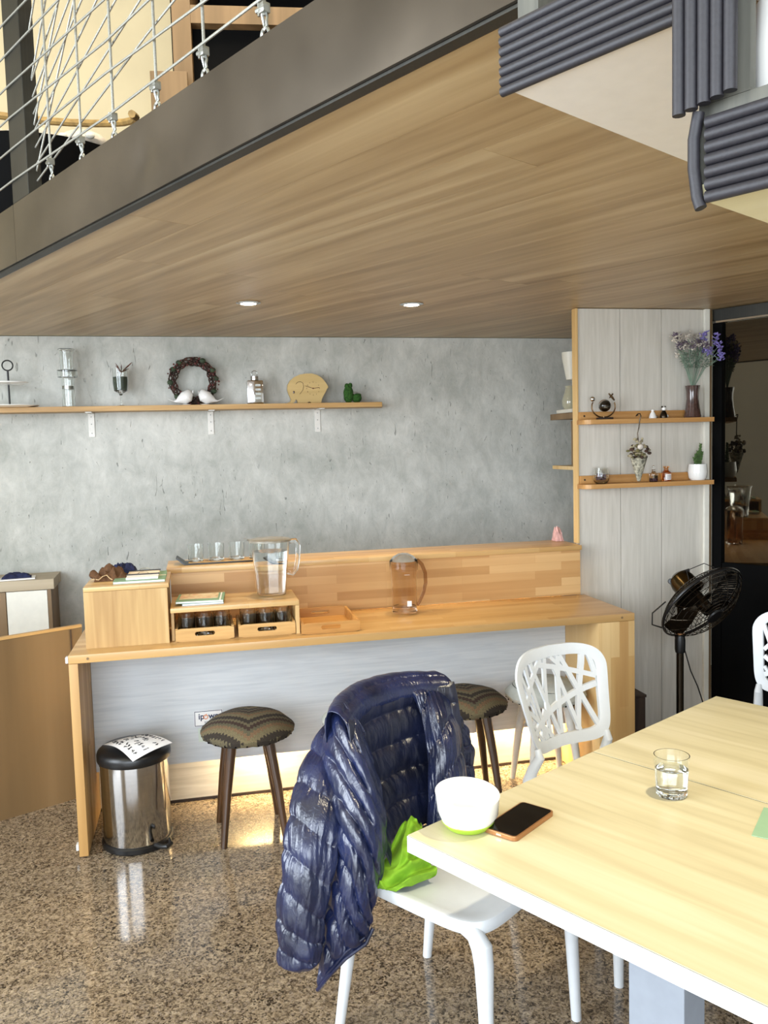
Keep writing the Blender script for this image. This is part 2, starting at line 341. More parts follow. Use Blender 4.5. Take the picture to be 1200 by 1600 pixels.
class MB:
    def __init__(s): s.v = []; s.f = []
    def add(s, vs, fs, mat=None):
        k = len(s.v)
        s.v += [tuple(mat @ Vector(p)) if mat else tuple(p) for p in vs]; s.f += [tuple(i+k for i in f) for f in fs]; return s
    def box(s, x0, x1, y0, y1, z0, z1, mat=None, c=0.0):
        if c:
            bm = bmesh.new(); bmesh.ops.create_cube(bm, size=1)
            for v in bm.verts: v.co = Vector(((x0+x1)/2+v.co.x*(x1-x0), (y0+y1)/2+v.co.y*(y1-y0), (z0+z1)/2+v.co.z*(z1-z0)))
            bmesh.ops.bevel(bm, geom=bm.edges[:], offset=c, segments=2, profile=.6, affect='EDGES')
            bm.verts.ensure_lookup_table()
            s.add([v.co.copy() for v in bm.verts], [[v.index for v in f.verts] for f in bm.faces], mat); bm.free(); return s
        p = [(x, y, z) for z in (z0, z1) for y in (y0, y1) for x in (x0, x1)]
        return s.add(p, [(0, 2, 3, 1), (4, 5, 7, 6), (0, 1, 5, 4), (2, 6, 7, 3), (0, 4, 6, 2), (1, 3, 7, 5)], mat)
    def prism(s, pts, z0, z1, mat=None):
        n = len(pts)
        vs = [(x, y, z0) for x, y in pts]+[(x, y, z1) for x, y in pts]
        return s.add(vs, [tuple(range(n-1, -1, -1)), tuple(range(n, 2*n))]+[(i, (i+1) % n, (i+1) % n+n, i+n) for i in range(n)], mat)
    def lathe(s, prof, n=24, mat=None, cx=0, cy=0, sy=1.0, closed=False):
        """prof: list of (r,z); r==0 ends become poles"""
        vs = []; fs = []; rows = []
        for r, z in prof:
            if r < 1e-6: rows.append([len(vs)]); vs.append((cx, cy, z))
            else:
                rows.append(list(range(len(vs), len(vs)+n)))
                vs += [(cx+r*cos(2*pi*k/n), cy+sy*r*sin(2*pi*k/n), z) for k in range(n)]
        pairs = list(zip(rows, rows[1:]))+([(rows[-1], rows[0])] if closed else [])
        for a, b in pairs:
            for k in range(n):
                j = (k+1) % n
                if len(a) == 1 and len(b) == 1: continue
                if len(a) == 1: fs.append((a[0], b[j], b[k]))
                elif len(b) == 1: fs.append((a[k], a[j], b[0]))
                else: fs.append((a[k], a[j], b[j], b[k]))
        return s.add(vs, fs, mat)
    def tube(s, path, r, n=10, mat=None, cap=True, loop=False, sy=1.0):
        path = [Vector(p) for p in path]; m = len(path)
        rs = r if isinstance(r, (list, tuple)) else [r]*m
        vs = []; fs = []; prev = None
        for i, p in enumerate(path):
            if loop: t = path[(i+1) % m]-path[i-1]
            else: t = path[min(i+1, m-1)]-path[max(i-1, 0)]
            t.normalize()
            if prev is None:
                a = Vector((0, 0, 1)) if abs(t.z) < .9 else Vector((1, 0, 0)); u = t.cross(a).normalized()
            else: u = (prev-t*prev.dot(t)); u = u.normalized() if u.length > 1e-6 else t.orthogonal().normalized()
            w_ = t.cross(u); prev = u
            vs += [p+rs[i]*(u*cos(2*pi*k/n)+w_*sin(2*pi*k/n)*sy) for k in range(n)]
        rng = m if loop else m-1
        for i in range(rng):
            j = (i+1) % m
            fs += [(i*n+k, i*n+(k+1) % n, j*n+(k+1) % n, j*n+k) for k in range(n)]
        if cap and not loop: fs += [tuple(range(n-1, -1, -1)), tuple(range((m-1)*n, m*n))]
        return s.add(vs, fs, mat)
    def ell(s, c, rx, ry=None, rz=None, n=14, m=9, mat=None):
        ry = rx if ry is None else ry; rz = rx if rz is None else rz
        vs = [(c[0], c[1], c[2]-rz)]; fs = []
        for i in range(1, m):
            a = -pi/2+pi*i/m
            vs += [(c[0]+rx*cos(a)*cos(2*pi*k/n), c[1]+ry*cos(a)*sin(2*pi*k/n), c[2]+rz*sin(a)) for k in range(n)]
        vs.append((c[0], c[1], c[2]+rz)); L = len(vs)-1
        for k in range(n):
            fs.append((0, 1+(k+1) % n, 1+k)); fs.append((L, L-n+k, L-n+(k+1) % n))
        for i in range(m-2):
            for k in range(n): a = 1+i*n; fs.append((a+k, a+(k+1) % n, a+n+(k+1) % n, a+n+k))
        return s.add(vs, fs, mat)
    def grid(s, g, flip=False):
        R_, C_ = len(g), len(g[0]); vs = [p for row in g for p in row]
        fs = [(i*C_+j, i*C_+j+1, (i+1)*C_+j+1, (i+1)*C_+j) for i in range(R_-1) for j in range(C_-1)]
        if flip: fs = [tuple(reversed(f)) for f in fs]
        return s.add(vs, fs)
    def build(s, name, mat, parent=None, smooth=True, bevel=0, kind=None, label=None, rough_angle=35):
        me = bpy.data.meshes.new(name); me.from_pydata([tuple(v) for v in s.v], [], s.f); me.validate()
        bm = bmesh.new(); bm.from_mesh(me); bmesh.ops.recalc_face_normals(bm, faces=bm.faces)
        if bevel:
            es = [e for e in bm.edges if len(e.link_faces) == 2 and e.calc_face_angle(0) > radians(40)]
            bmesh.ops.bevel(bm, geom=es, offset=bevel, segments=2, profile=.6, affect='EDGES')
        bm.to_mesh(me); bm.free()
        if smooth:
            me.shade_smooth()
            try: me.set_sharp_from_angle(angle=radians(rough_angle))
            except Exception: pass
        if isinstance(mat, (list, tuple)):
            for q in mat: me.materials.append(q)
        else: me.materials.append(mat)
        o = bpy.data.objects.new(name, me); link(o, parent)
        if kind: o['kind'] = kind
        if label: o['label'] = label
        return o
def T(x=0, y=0, z=0): return Matrix.Translation((x, y, z))
def RX(a): return Matrix.Rotation(radians(a), 4, 'X')
def RY(a): return Matrix.Rotation(radians(a), 4, 'Y')
def RZ(a): return Matrix.Rotation(radians(a), 4, 'Z')
def text_part(s, size, depth, mat, parent, m4, name='lettering', bold=False, align='CENTER'):
    cu = bpy.data.curves.new('t', 'FONT'); cu.body = s; cu.size = size; cu.extrude = depth; cu.align_x = align
    if bold: cu.offset = size*.018
    ob = bpy.data.objects.new('t', cu); COL.objects.link(ob)
    me = bpy.data.meshes.new_from_object(ob.evaluated_get(bpy.context.evaluated_depsgraph_get()))
    bpy.data.objects.remove(ob); me.transform(m4); me.materials.clear(); me.materials.append(mat)
    o = bpy.data.objects.new(name, me); return link(o, parent)
def catmull(p, t):
    n = len(p)-1; x = min(max(t, 0), .99999)*n; i = int(x); f = x-i
    a = p[max(i-1, 0)]; b = p[i]; c = p[i+1]; d = p[min(i+2, n)]
    return .5*((2*b)+(c-a)*f+(2*a-5*b+4*c-d)*f*f+(3*b-a-3*c+d)*f**3)
def surf(ctrl, u, v):
    return catmull([catmull([Vector(q) for q in row], u) for row in ctrl], v)

# frames:  counter frame (u along the bar, v into the wall side);  table axes A (towards the right front), B
CO = Vector((-1.205, 3.126, 0)); CA = 12.4
def CF(u, v, z=0): return tuple(CO+Vector((u*cos(radians(CA))-v*sin(radians(CA)), u*sin(radians(CA))+v*cos(radians(CA)), z)))
WO = Vector((-2.026, 4.573, 0)); WA = 14.0
def WF(u, off, z=0): return tuple(WO+Vector((u*cos(radians(WA))+off*sin(radians(WA)), u*sin(radians(WA))-off*cos(radians(WA)), z)))
AA = -48.3
Av = Vector((cos(radians(AA)), sin(radians(AA)), 0)); Bv = Vector((-Av.y, Av.x, 0))
CEIL = 2.189

# ------------------------------------------------------------------ structure
def struct(mb, name, mat, parent=None, **k):
    o = mb.build(name, mat, parent, **k)
    if not parent: o['kind'] = 'structure'
    return o
f = struct(MB().box(-3.5, 4.2, -2.8, 6.2, -.10, 0), 'floor', M_granite, smooth=False)
# rear concrete wall, lower storey and cream painted upper storey (local x along the wall)
wb = MB().box(-1.9, 6.6, 0, .16, 0, 2.186).build('wall_back', M_conc, smooth=False); wb['kind'] = 'structure'
wb.location = WO; wb.rotation_euler = (0, 0, radians(WA))
wu_ = MB().box(-1.9, 6.6, .0, .16, 2.19, 4.7).build('wall_back_upper', M_cream, smooth=False); wu_['kind'] = 'structure'
wu_.location = WO; wu_.rotation_euler = (0, 0, radians(WA))
# left wall with a window opening, front wall with a window opening (behind the camera)
def wall_open(name, axis, c, a0, a1, z1, o0, o1, zo0, zo1, t=.12):
    m = MB()
    def bx(p0, p1, q0, q1):
        if p1-p0 < 1e-3 or q1-q0 < 1e-3: return
        if axis == 'X': m.box(c-t, c, p0, p1, q0, q1)
        else: m.box(p0, p1, c-t, c, q0, q1)
    bx(a0, o0, 0, z1); bx(o1, a1, 0, z1); bx(o0, o1, 0, zo0); bx(o0, o1, zo1, z1)
    return struct(m, name, M_offwhite, smooth=False)
wall_open('wall_left', 'X', -3.36, -2.8, 4.1, 4.7, -.8, 2.0, .6, 3.4)
wall_open('wall_front', 'Y', -2.62, -3.36, 4.2, 4.7, -2.8, 1.6, .4, 3.4)
struct(MB().box(4.08, 4.2, -2.62, 6.2, 0, 4.7), 'wall_right', M_offwhite, smooth=False)
struct(MB().box(-3.5, 4.2, -2.8, 6.3, 4.7, 4.8), 'ceiling_upper', M_cream, smooth=False)
for nm, loc, rz, W_ in (('window_1', (-3.42, .6, .6), 90, 2.8), ('window_2', (-.6, -2.68, .4), 0, 4.4)):
    t = thing(nm, None, None, loc, rz, kind='structure')
    h = 2.8 if nm == 'window_1' else 3.0
    MB().box(-W_/2, W_/2, -.03, .03, 0, .06).build('sill', M_greymetal, t, smooth=False)
    MB().box(-W_/2, W_/2, -.03, .03, h-.06, h).build('head', M_greymetal, t, smooth=False)
    for k in range(4):
        x = -W_/2+.03+k*(W_-.06)/3
        MB().box(x-.03, x+.03, -.03, .03, .06, h-.06).build('mullion', M_greymetal, t, smooth=False)

# mezzanine slab (ceiling of the lower storey) faced with laminate boards running along axis A
def aw(b): return -5.565+.5251*b
def ab(a, b, z): return Av*a+Bv*b+Vector((0, 0, z))
sl = MB(); b0, b1 = 1.052, 5.2
pts = [(aw(b0)+.02, b0), (2.6, b0), (2.6, b1), (aw(b1)+.02, b1)]
cs = struct(sl.prism([tuple(ab(a, b, 0))[:2] for a, b in pts], CEIL+.012, 2.35), 'ceiling', M_brownwood, smooth=False)
rnd = random.Random(3); b = b0
while b < b1-.01:
    bb = min(b+.195, b1); a = aw(b)+.02; a_end = 2.6; first = True
    while a < a_end-.05:
        e = min(a+(rnd.uniform(.5, 2.2) if first else rnd.uniform(1.6, 2.4)), a_end)
        a1s = aw(bb)+.02 if first else a
        sh = rnd.uniform(-3, 3)
        g = .0006
        o = MB().prism([(a-a+g+0, g), (e-a-g, g), (e-a-g, bb-b-g), (a1s-a+g, bb-b-g)], 0, .012).build('board', M_ceil, cs, smooth=False)
        p = ab(a, b, CEIL); o.location = p; o.rotation_euler = (0, 0, radians(AA))
        # shift object space so that neighbouring boards do not repeat the grain
        me = o.data; me.transform(Matrix.Translation((sh, sh*1.7, 0))); o.location = p-(Matrix.Rotation(radians(AA), 3, 'Z') @ Vector((sh, sh*1.7, 0)))
        a = e; first = False
    b = bb
# steel edge beam of the mezzanine, two welded lengths
def beam_len(a0_, a1_, dent=None):
    m = MB(); L = a1_-a0_; NX, NZ = max(4, int(L/.02)), 12
    def fy(x, z):
        y = .0006*noise.noise(Vector((x*3, z*8, a0_)))
        if dent:
            d2 = ((x-dent[0])/.05)**2+((z-dent[1])/.045)**2; y += .006*math.exp(-d2)+.0025*math.exp(-((x-dent[0])/.16)**2-((z-dent[1])/.11)**2)
        return y
    fr_ = [[Vector((L*i/NX, fy(L*i/NX, .185*k/NZ), .185*k/NZ)) for i in range(NX+1)] for k in range(NZ+1)]
    m.grid(fr_); bk = [[Vector((p.x, .045, p.z)) for p in row] for row in fr_]; m.grid(bk, flip=True)
    W = NX+1; K = W*(NZ+1); per = [(0, q) for q in range(W)]+[(q, NX) for q in range(1, NZ+1)]+[(NZ, q) for q in range(NX-1, -1, -1)]+[(q, 0) for q in range(NZ-1, 0, -1)]
    for q in range(len(per)):
        A_, B_ = per[q], per[(q+1) % len(per)]; ia, ib = A_[0]*W+A_[1], B_[0]*W+B_[1]; m.f.append((ib, ia, ia+K, ib+K))
    o = m.build('edge_beam', M_beam, bm_t); o.location = (a0_, 1.005, 2.186); return o
bm_t = thing('trim_1', None, None, (0, 0, 0), AA, kind='structure')
beam_len(-5.02, -2.922); beam_len(-2.92, 2.6, (.93, .09))
o = MB().box(-5.02, 2.6, .008, .034, -.006, -.0005).build('lip_shadow_strip', M_post, bm_t, smooth=False); o.location = (0, 1.005, 2.186)  # dark strip standing in for the shadow line under the beam

# panelled partition wall end, right of the bar
pw = MB().box(2.346, 3.03, .561, .585, 0, 2.186).build('wall_partition', M_whitepaint, smooth=False); pw['kind'] = 'structure'
pw.location = CO; pw.rotation_euler = (0, 0, radians(CA))
for k, (x0, x1) in enumerate(((2.345, 2.570), (2.573, 2.796), (2.799, 3.030))):
    o = MB().box(x0, x1, .552, .56, .0, 2.186).build('board', M_white_lam, pw, smooth=False, bevel=.001)
    o.data.transform(Matrix.Translation((0, 0, 0)))
tl = MB().box(2.333, 2.3445, .545, .59, 1.036, 2.187).build('trim_2', M_trimwood, smooth=False, bevel=.002); tl['kind'] = 'structure'
tl.location = CO; tl.rotation_euler = (0, 0, radians(CA))
tr = MB().box(3.031, 3.058, .535, .75, 0, 2.187).build('trim_3', M_whitepaint, smooth=False, bevel=.002); tr['kind'] = 'structure'
tr.location = CO; tr.rotation_euler = (0, 0, radians(CA))
trw = MB().box(3.0585, 3.082, .555, .75, 0, 2.187).build('trim_4', M_brownwood, smooth=False, bevel=.002); trw['kind'] = 'structure'
trw.location = CO; trw.rotation_euler = (0, 0, radians(CA))

# dark glazed door beyond the partition
dr = thing('door_1', None, None, CF(3.086, .555), AA, kind='structure')
MB().box(0, 1.25, 0, .06, 2.128, 2.186).build('header', M_post, dr, smooth=False, bevel=.002)
MB().box(0, 1.25, -.004, .056, 2.118, 2.127).build('header_track', M_chromed, dr, smooth=False)
MB().box(0, .05, 0, .06, 0, 2.117).build('stile', M_blackmatte, dr, smooth=False, bevel=.002)
MB().box(1.2, 1.25, 0, .06, 0, 2.117).build('stile', M_blackmatte, dr, smooth=False, bevel=.002)
MB().box(.051, 1.199, .005, .055, 0, .90).build('lower_panel', M_blackmatte, dr, smooth=False, bevel=.002)
MB().box(.051, 1.199, .02, .03, .901, 2.117).build('glass_pane', M_dglass, dr, smooth=False)

# recessed downlights
for k, (x, y, lab) in enumerate(((-.569, 3.755, 'round recessed ceiling downlight, left of the two above the bar'), (.151, 3.906, 'round recessed ceiling downlight, right of the two above the bar'), (.80, 1.72, 'round recessed ceiling downlight above the tables'))):
    t = thing('downlight', lab, 'light', (x, y, CEIL), 0, 'recessed ceiling downlights')
    MB().lathe([(.036, .0), (.052, .0), (.054, -.004), (.036, -.008)], 28, closed=True).build('ring', M_chromed, t)
    MB().lathe([(0, -.006), (.02, -.0055), (.034, -.002), (.034, .0), (0, .0)], 20).build('bulb', M_bulb, t)

# ------------------------------------------------------------------ bar counter
ct = thing('bar_counter', 'long pine bar counter with white panelled front along the concrete wall', 'counter', tuple(CO), CA)
MB().box(0, 2.34, 0, .49, .758, .79).build('worktop', M_pineX, ct, bevel=.002)
MB().box(.0, .034, .0, .47, .004, .757).build('side_panel', M_pineVY, ct, bevel=.002)
MB().box(2.17, 2.34, .0, .47, .004, .757).build('side_panel', M_pineV, ct, bevel=.002, label='wide right end panel of laminated pine')
MB().box(.035, 2.169, .34, .36, .205, .757).build('front_panel', M_white_lamX, ct, smooth=False, bevel=.001)
MB().box(.035, 2.169, .425, .44, .012, .30).build('kick_board', M_kick, ct, smooth=False)
MB().box(.035, 2.169, .418, .424, .0, .012).build('floor_strip', M_darkwood, ct, smooth=False)
MB().box(.37, 2.32, .49, .515, .791, 1.012).build('backsplash', M_pineBack, ct, smooth=False, bevel=.001)
MB().box(.355, 2.322, .475, .74, 1.013, 1.036).build('backsplash_cap', M_pineX, ct, bevel=.002)
MB().box(.37, 2.32, .71, .73, .0, 1.012).build('rear_panel', M_pineBack, ct, smooth=False)
for x, zz in ((-.007, .762), (-.007, .03)):
    MB().box(-.011, -.0005, .002, .03, zz-.002, zz+.022, c=.003).build('edge_cap', M_whiteplas, ct, label='small white corner cap')
for u_ in (.75, 1.22, 1.68, 2.02):
    MB().box(u_-.11, u_+.11, .368, .412, .262, .272).build('led_strip', M_led, ct, smooth=False, label='glowing warm light strip behind the front panel')
# round screw plugs
for u_ in (.07, 2.28): MB().lathe([(0, .0008), (.005, .0008), (.005, -.002)], 10, mat=T(u_, -.0005, .774) @ RX(90)).build('screw_plug', M_brownwood, ct)

# small sticker sign on the front panel
sg = thing('sign_sticker', 'small white sticker with dark blue border on the bar front panel', 'sticker', CF(.507, .3385, .394), CA)
MB().box(-.061, .061, 0, .0012, -.034, .034).build('backing', M_paper, sg, smooth=False)
bd = MB()
for a in ((-.059, .059, .030, .0325), (-.059, .059, -.0325, -.030), (-.059, -.0565, -.0325, .0325), (.0565, .059, -.0325, .0325)):
    bd.box(a[0], a[1], -.0006, 0, a[2], a[3])
bd.build('border', M_navyink, sg, smooth=False)
text_part('ip', .036, .0003, M_navyink, sg, T(-.030, -.0006, -.002) @ RX(90), bold=True)
text_part('wer', .036, .0003, M_navyink, sg, T(.029, -.0006, -.002) @ RX(90), bold=True)
MB().tube([(-.0115+.009*cos(a*pi/8), -.0006, .0065+.009*sin(a*pi/8)) for a in range(16)], .0018, 6, loop=True).build('letter_ring', M_orangeink, sg)
MB().tube([(-.0115, -.0006, .008), (-.0085, -.0006, .020)], .0012, 6).build('letter_flame', M_orangeink, sg)
text_part('SOLAR', .012, .0003, M_navyink, sg, T(.0, -.0006, -.021) @ RX(90))
s2 = MB().box(-.017, .017, 0, .001, -.03, .03).build('paper_label', plain('pale_green_sticker', '#c9d2c4', .6, noise_amt=.02), smooth=False)
tag(s2, 'plain pale green sticker below the bordered sticker on the bar front', 'sticker'); s2.location = CF(.478, .3385, .322); s2.rotation_euler = (0, 0, radians(CA))

# box-shaped stand at the left end of the worktop, open to the right
t = thing('display_box', 'pine box stand on the left end of the bar worktop', 'box', CF(0, 0, .7905), CA)
MB().box(.055, .370, .090, .108, 0, .222).build('front_board', M_pineEnd, t, smooth=False, bevel=.001)
MB().box(.055, .073, .109, .40, 0, .222).build('side_board', M_pineVY, t, smooth=False, bevel=.001)
MB().box(.055, .370, .401, .415, 0, .222).build('back_board', M_pineEnd, t, smooth=False)
MB().box(.055, .376, .090, .415, .223, .240).build('top_board', M_pineX, t, bevel=.001)

# low riser shelf
t = thing('riser_shelf', 'low pine riser shelf standing on the bar over two crates', 'shelf', CF(0, 0, .7905), CA)
MB().box(.378, .888, .085, .36, .119, .137).build('top_board', M_pineX, t, bevel=.0015)
MB().box(.873, .888, .085, .36, 0, .118).build('side_board', M_pineVY, t, smooth=False, bevel=.001)
MB().box(.378, .390, .12, .36, 0, .118).build('side_board', M_pineVY, t, smooth=False, bevel=.001)

def slot_board(m, w, h, th, sw, sh, cz, mat):
    """upright board in XZ with a stadium slot, thickness th along Y"""
    n = 32; hole = []; outp = []
    for k in range(n):
        a = 2*pi*(k+.5)/n; dx, dz = cos(a), sin(a)
        # stadium
        r_ = sh/2; hx = sw/2-r_
        ex = hx*(1 if dx > 0 else -1) if abs(dx) > .25 else hx*dx/.25
        hole.append((ex+r_*dx, cz+r_*dz))
        ux, uz = dx*w/2, dz*h/2; s_ = 1/max(abs(dx), abs(dz)); outp.append((ux*s_, h/2+uz*s_))
    # snap exact corners
    vs = []
    for y in (0, th): vs += [(x, y, z) for x, z in hole]+[(x, y, z) for x, z in outp]
    fs = []
    for k in range(n):
        j = (k+1) % n
        fs.append((k, j, n+j, n+k)); fs.append((2*n+k, 3*n+k, 3*n+j, 2*n+j))
        fs.append((k, 2*n+k, 2*n+j, j)); fs.append((n+k, n+j, 3*n+j, 3*n+k))
    m.add(vs, fs, mat); return m
def make_crate(name, label, w, d, h, grp, mat, cat='crate', both=False, bh=None):
    t = thing(name, label, cat, group=grp)
    slot_board(MB(), w, h, .010, w*.34, .017, h*.56, T(0, 0, 0)).build('front_board', mat, t, smooth=False)
    if both: slot_board(MB(), w, h, .010, w*.34, .017, h*.56, T(0, d-.01, 0)).build('back_board', mat, t, smooth=False)
    else: MB().box(-w/2, w/2, d-.01, d, 0, h).build('back_board', mat, t, smooth=False)
    for s_ in (-1, 1): MB().box(s_*w/2-(.01 if s_ > 0 else 0), s_*w/2+(.01 if s_ < 0 else 0), .0102, d-.0102, 0, h).build('side_board', mat, t, smooth=False)
    MB().box(-w/2+.0101, w/2-.0101, .0102, d-.0102, 0, .006).build('base_board', mat, t, smooth=False)
    return t
c1 = make_crate('glass_crate', 'pine crate of tumblers under the riser shelf, left one beside the box stand', .230, .22, .052, 'crates under the riser shelf', M_crate)
c1.location = CF(.508, .088, .7905); c1.rotation_euler = (0, 0, radians(CA))
c2 = copy_tree(c1, loc=CF(.755, .088, .7905), rz=CA, label='pine crate of tumblers under the riser shelf, right one beside the open tray')
tr_ = make_crate('serving_tray', 'empty honey-coloured wooden tray with cut-out handles on the bar', .24, .33, .045, None, M_tray, 'tray', both=True)
tr_.location = CF(1.012, .055, .7905); tr_.rotation_euler = (0, 0, radians(CA))

def tumbler(r, h, th=.0022, bt=.010, taper=.93, mat=M_glass, name='tumbler'):
    prof = [(0, 0), (r*taper-.003, 0), (r*taper, .003), (r, h), (r-th, h), (r*taper-th, bt), (r*taper-th-.004, bt-.001), (0, bt-.001)]
    return MB().lathe(prof, 28).build(name, mat)
# tumblers in the crates, three visible in each
tb = tumbler(.034, .088); tb.location = (0, 0, 0)
WHO = ['left', 'middle', 'right']; first = True
for cu, cn in ((.508, 'left'), (.755, 'right')):
    for k in range(3):
        for row in range(2):
            o = tb if first else tb.copy()
            if not first: COL.objects.link(o)
            first = False
            tag(o, '%s clear tumbler of the %s row in the %s crate' % (WHO[k], ('front', 'back')[row], cn), 'glass', 'tumblers in the crates')
            o.location = CF(cu+(k-1)*.0695, .088+.050+row*.075, .7905+.0065)

# shallow black tray with four tumblers on wooden coasters
t = thing('black_tray', 'black tray with folded ends on the backsplash cap', 'tray', CF(.62, .60, 1.0365), CA)
MB().box(-.19, .19, -.06, .06, 0, .006, c=.002).build('tray_base', M_black, t)
for s_ in (-1, 1):
    MB().add([(s_*.19, -.06, .001), (s_*.19, .06, .001), (s_*.225, .05, .030), (s_*.225, -.05, .030), (s_*.186, -.06, .006), (s_*.186, .06, .006), (s_*.219, .05, .033), (s_*.219, -.05, .033)],
             [(0, 1, 2, 3), (7, 6, 5, 4), (0, 4, 5, 1), (1, 5, 6, 2), (2, 6, 7, 3), (3, 7, 4, 0)]).build('end_flap', M_black, t, smooth=False)
MB().box(-.17, .17, -.045, .045, .0062, .0075).build('cork_mat', M_crate, t, smooth=False)
tw_ = None
for k in range(4):
    u_ = .62-.138+k*.092
    if tw_ is None: o = tw_ = tumbler(.037, .078, bt=.012)
    else: o = tw_.copy(); COL.objects.link(o)
    tag(o, 'clear tumbler on the black tray, %s' % ('leftmost', 'second from the left', 'third from the left', 'rightmost behind the big pitcher')[k], 'glass', 'tumblers on the black tray')
    o.location = CF(u_, .60, 1.0365+.0076)

# big clear pitcher of water on the riser shelf
t = thing('water_pitcher', 'large clear plastic pitcher of water on the riser shelf', 'pitcher', CF(.795, .285, .9282), CA-8)
def shell(prof, th, bt):
    inner = [(max(r-th, .0001), z) for r, z in prof[::-1]]
    inner = [(r, max(z, bt)) for r, z in inner]
    return [(0, prof[0][1])]+prof+inner+[(0, bt)]
pr_ = [(.058, 0), (.062, .005), (.068, .08), (.076, .16), (.084, .228)]
MB().lathe(shell(pr_, .0028, .007), 40).build('body', M_plasglass, t)
MB().lathe([(0, .008), (.0585, .008), (.0645, .08), (.0722, .16), (.0735, .185), (0, .185)], 40).build('water', M_water, t)
MB().lathe([(0, .240), (.080, .238), (.0905, .234), (.0905, .226), (.086, .226), (.086, .232), (.05, .234), (0, .234)], 40).build('lid', M_frost, t)
MB().add([(-.085, -.02, .228), (-.085, .02, .228), (-.112, 0, .238), (-.085, -.02, .238), (-.085, .02, .238), (-.112, 0, .243)], [(0, 1, 2), (5, 4, 3), (0, 3, 4, 1), (1, 4, 5, 2), (2, 5, 3, 0)]).build('spout', M_plasglass, t)
MB().tube([(.083, 0, .224), (.108, 0, .226), (.119, 0, .205), (.116, 0, .15), (.106, 0, .10), (.092, 0, .082), (.071, 0, .09)], [.008, .008, .0075, .007, .007, .006, .006], 12, sy=1.3).build('handle', M_plasglass, t)

# smoky pitcher with domed lid
t = thing('smoky_pitcher', 'slim smoky pitcher with domed lid on the bar worktop', 'pitcher', CF(1.397, .36, .7905), CA)
MB().lathe(shell([(.053, 0), (.056, .004), (.057, .10), (.059, .225)], .0028, .012), 40).build('body', M_smoke, t)
MB().lathe([(0, .262+.012), (.022, .27), (.045, .258), (.062, .240), (.064, .236), (.064, .196), (.0605, .196), (.0605, .236), (.04, .252), (.02, .262), (0, .265)], 40).build('lid', M_smoke, t)
MB().lathe([(0, .0125), (.0525, .0125), (.0535, .030), (0, .030)], 36).build('drink', M_water, t)
MB().tube([(.062, 0, .238), (.085, 0, .215), (.100, 0, .175), (.101, 0, .13), (.090, 0, .085), (.070, 0, .045), (.058, 0, .028)], [.006, .0065, .0065, .0065, .006, .006, .005], 12, sy=1.3).build('handle', M_smoke2, t)
MB().box(-.002, .018, -.0605, -.0590, .038, .062).build('label', M_paper, t, smooth=False)
MB().tube([(-.012, -.0598, .180), (.012, -.0598, .180)], .003, 8, sy=.3).build('logo_mark', M_paper, t)

# things on the box stand
def menu_card(name, label, cat, w, d, h, mat, loc, rz, extra=None):
    t = thing(name, label, cat, loc, rz)
    MB().box(-w/2, w/2, -d/2, d/2, 0, .0012).build('back_cover', mat, t, smooth=False)
    MB().box(-w/2+.002, w/2-.002, -d/2+.002, d/2-.001, .0014, h-.0014).build('pages', M_paper, t, smooth=False)
    MB().box(-w/2, w/2, -d/2, d/2, h-.0012, h).build('front_cover', extra or mat, t, smooth=False)
    return t
zt = .7905+.2405
mn = menu_card('menu_booklet', 'sage green menu booklet lying on the pine box stand', 'booklet', .20, .25, .010, M_bookgreen, CF(.262, .255, zt), CA)
MB().box(-.1005, .1005, -.012, .002, .0101, .0106).build('ribbon', M_cardcream, mn, smooth=False)
for k, (lab, dv, mt_) in enumerate((('cream notepad with black clip lying on the green booklet, rear one', .315, M_cardcream), ('white notepad with black clip lying on the green booklet, front one', .205, M_paper))):
    n = thing('note_pad', lab, 'notepad', CF(.272, dv-.005, zt+.0108), CA)
    MB().box(-.062, .062, -.045, .045, 0, .008).build('sheets', mt_, n, smooth=False)
    MB().box(-.065, .065, .028, .046, .0081, .011).build('clip', M_black, n, smooth=False)
    MB().tube([(-.022, .046, .011), (-.014, .052, .016), (.014, .052, .016), (.022, .046, .011)], .0012, 6).build('clip_wire', M_chromed, n)

def blob_cloth(name, mat, parent, rx, ry, h, seed, amp=.5, n=40):
    m = MB(); g = []
    for i in range(n):
        row = []
        for j in range(n):
            x, y = (i/(n-1)*2-1), (j/(n-1)*2-1)
            rr = math.sqrt(x*x+y*y)/1.0
            k = max(0, 1-max(abs(x), abs(y))**3)
            nz = noise.noise(Vector((x*1.7+seed, y*1.7, seed*.3)))
            rd = 1-abs(noise.noise(Vector((x*2.6+seed, y*2.6+3, seed))))*1.8
            q = 1+.12*noise.noise(Vector((x*2, y*2, 5+seed)))
            row.append(Vector((x*rx*q, y*ry*q, h*k*(.45+amp*nz+.45*max(rd, 0)*1.0)+.002)))
        g.append(row)
    m.grid(g)
    # closed underside
    lo = [[Vector((p.x, p.y, .0)) for p in row] for row in g]; m.grid(lo, flip=True)
    per = [(i, 0) for i in range(n)]+[(n-1, j) for j in range(1, n)]+[(i, n-1) for i in range(n-2, -1, -1)]+[(0, j) for j in range(n-2, 0, -1)]
    for q in range(len(per)):
        a, b_ = per[q], per[(q+1) % len(per)]
        ia, ib = a[0]*n+a[1], b_[0]*n+b_[1]; m.f.append((ia, ib, ib+n*n, ia+n*n))
    return m.build(name, mat, parent, rough_angle=80)
t = thing('suede_pouch', 'crumpled brown suede pouch with tan cord on the pine box stand', 'pouch', CF(.145, .28, zt+.0005), CA)
blob_cloth('pouch_body', M_brownleather, t, .062, .055, .062, 2.3, .3)
MB().tube([(-.075, -.03, .006), (-.06, -.05, .010), (-.045, -.058, .008), (-.03, -.05, .02), (-.015, -.045, .024), (-.002, -.05, .010), (.008, -.055, .005)], .0022, 6).build('cord', M_string, t)
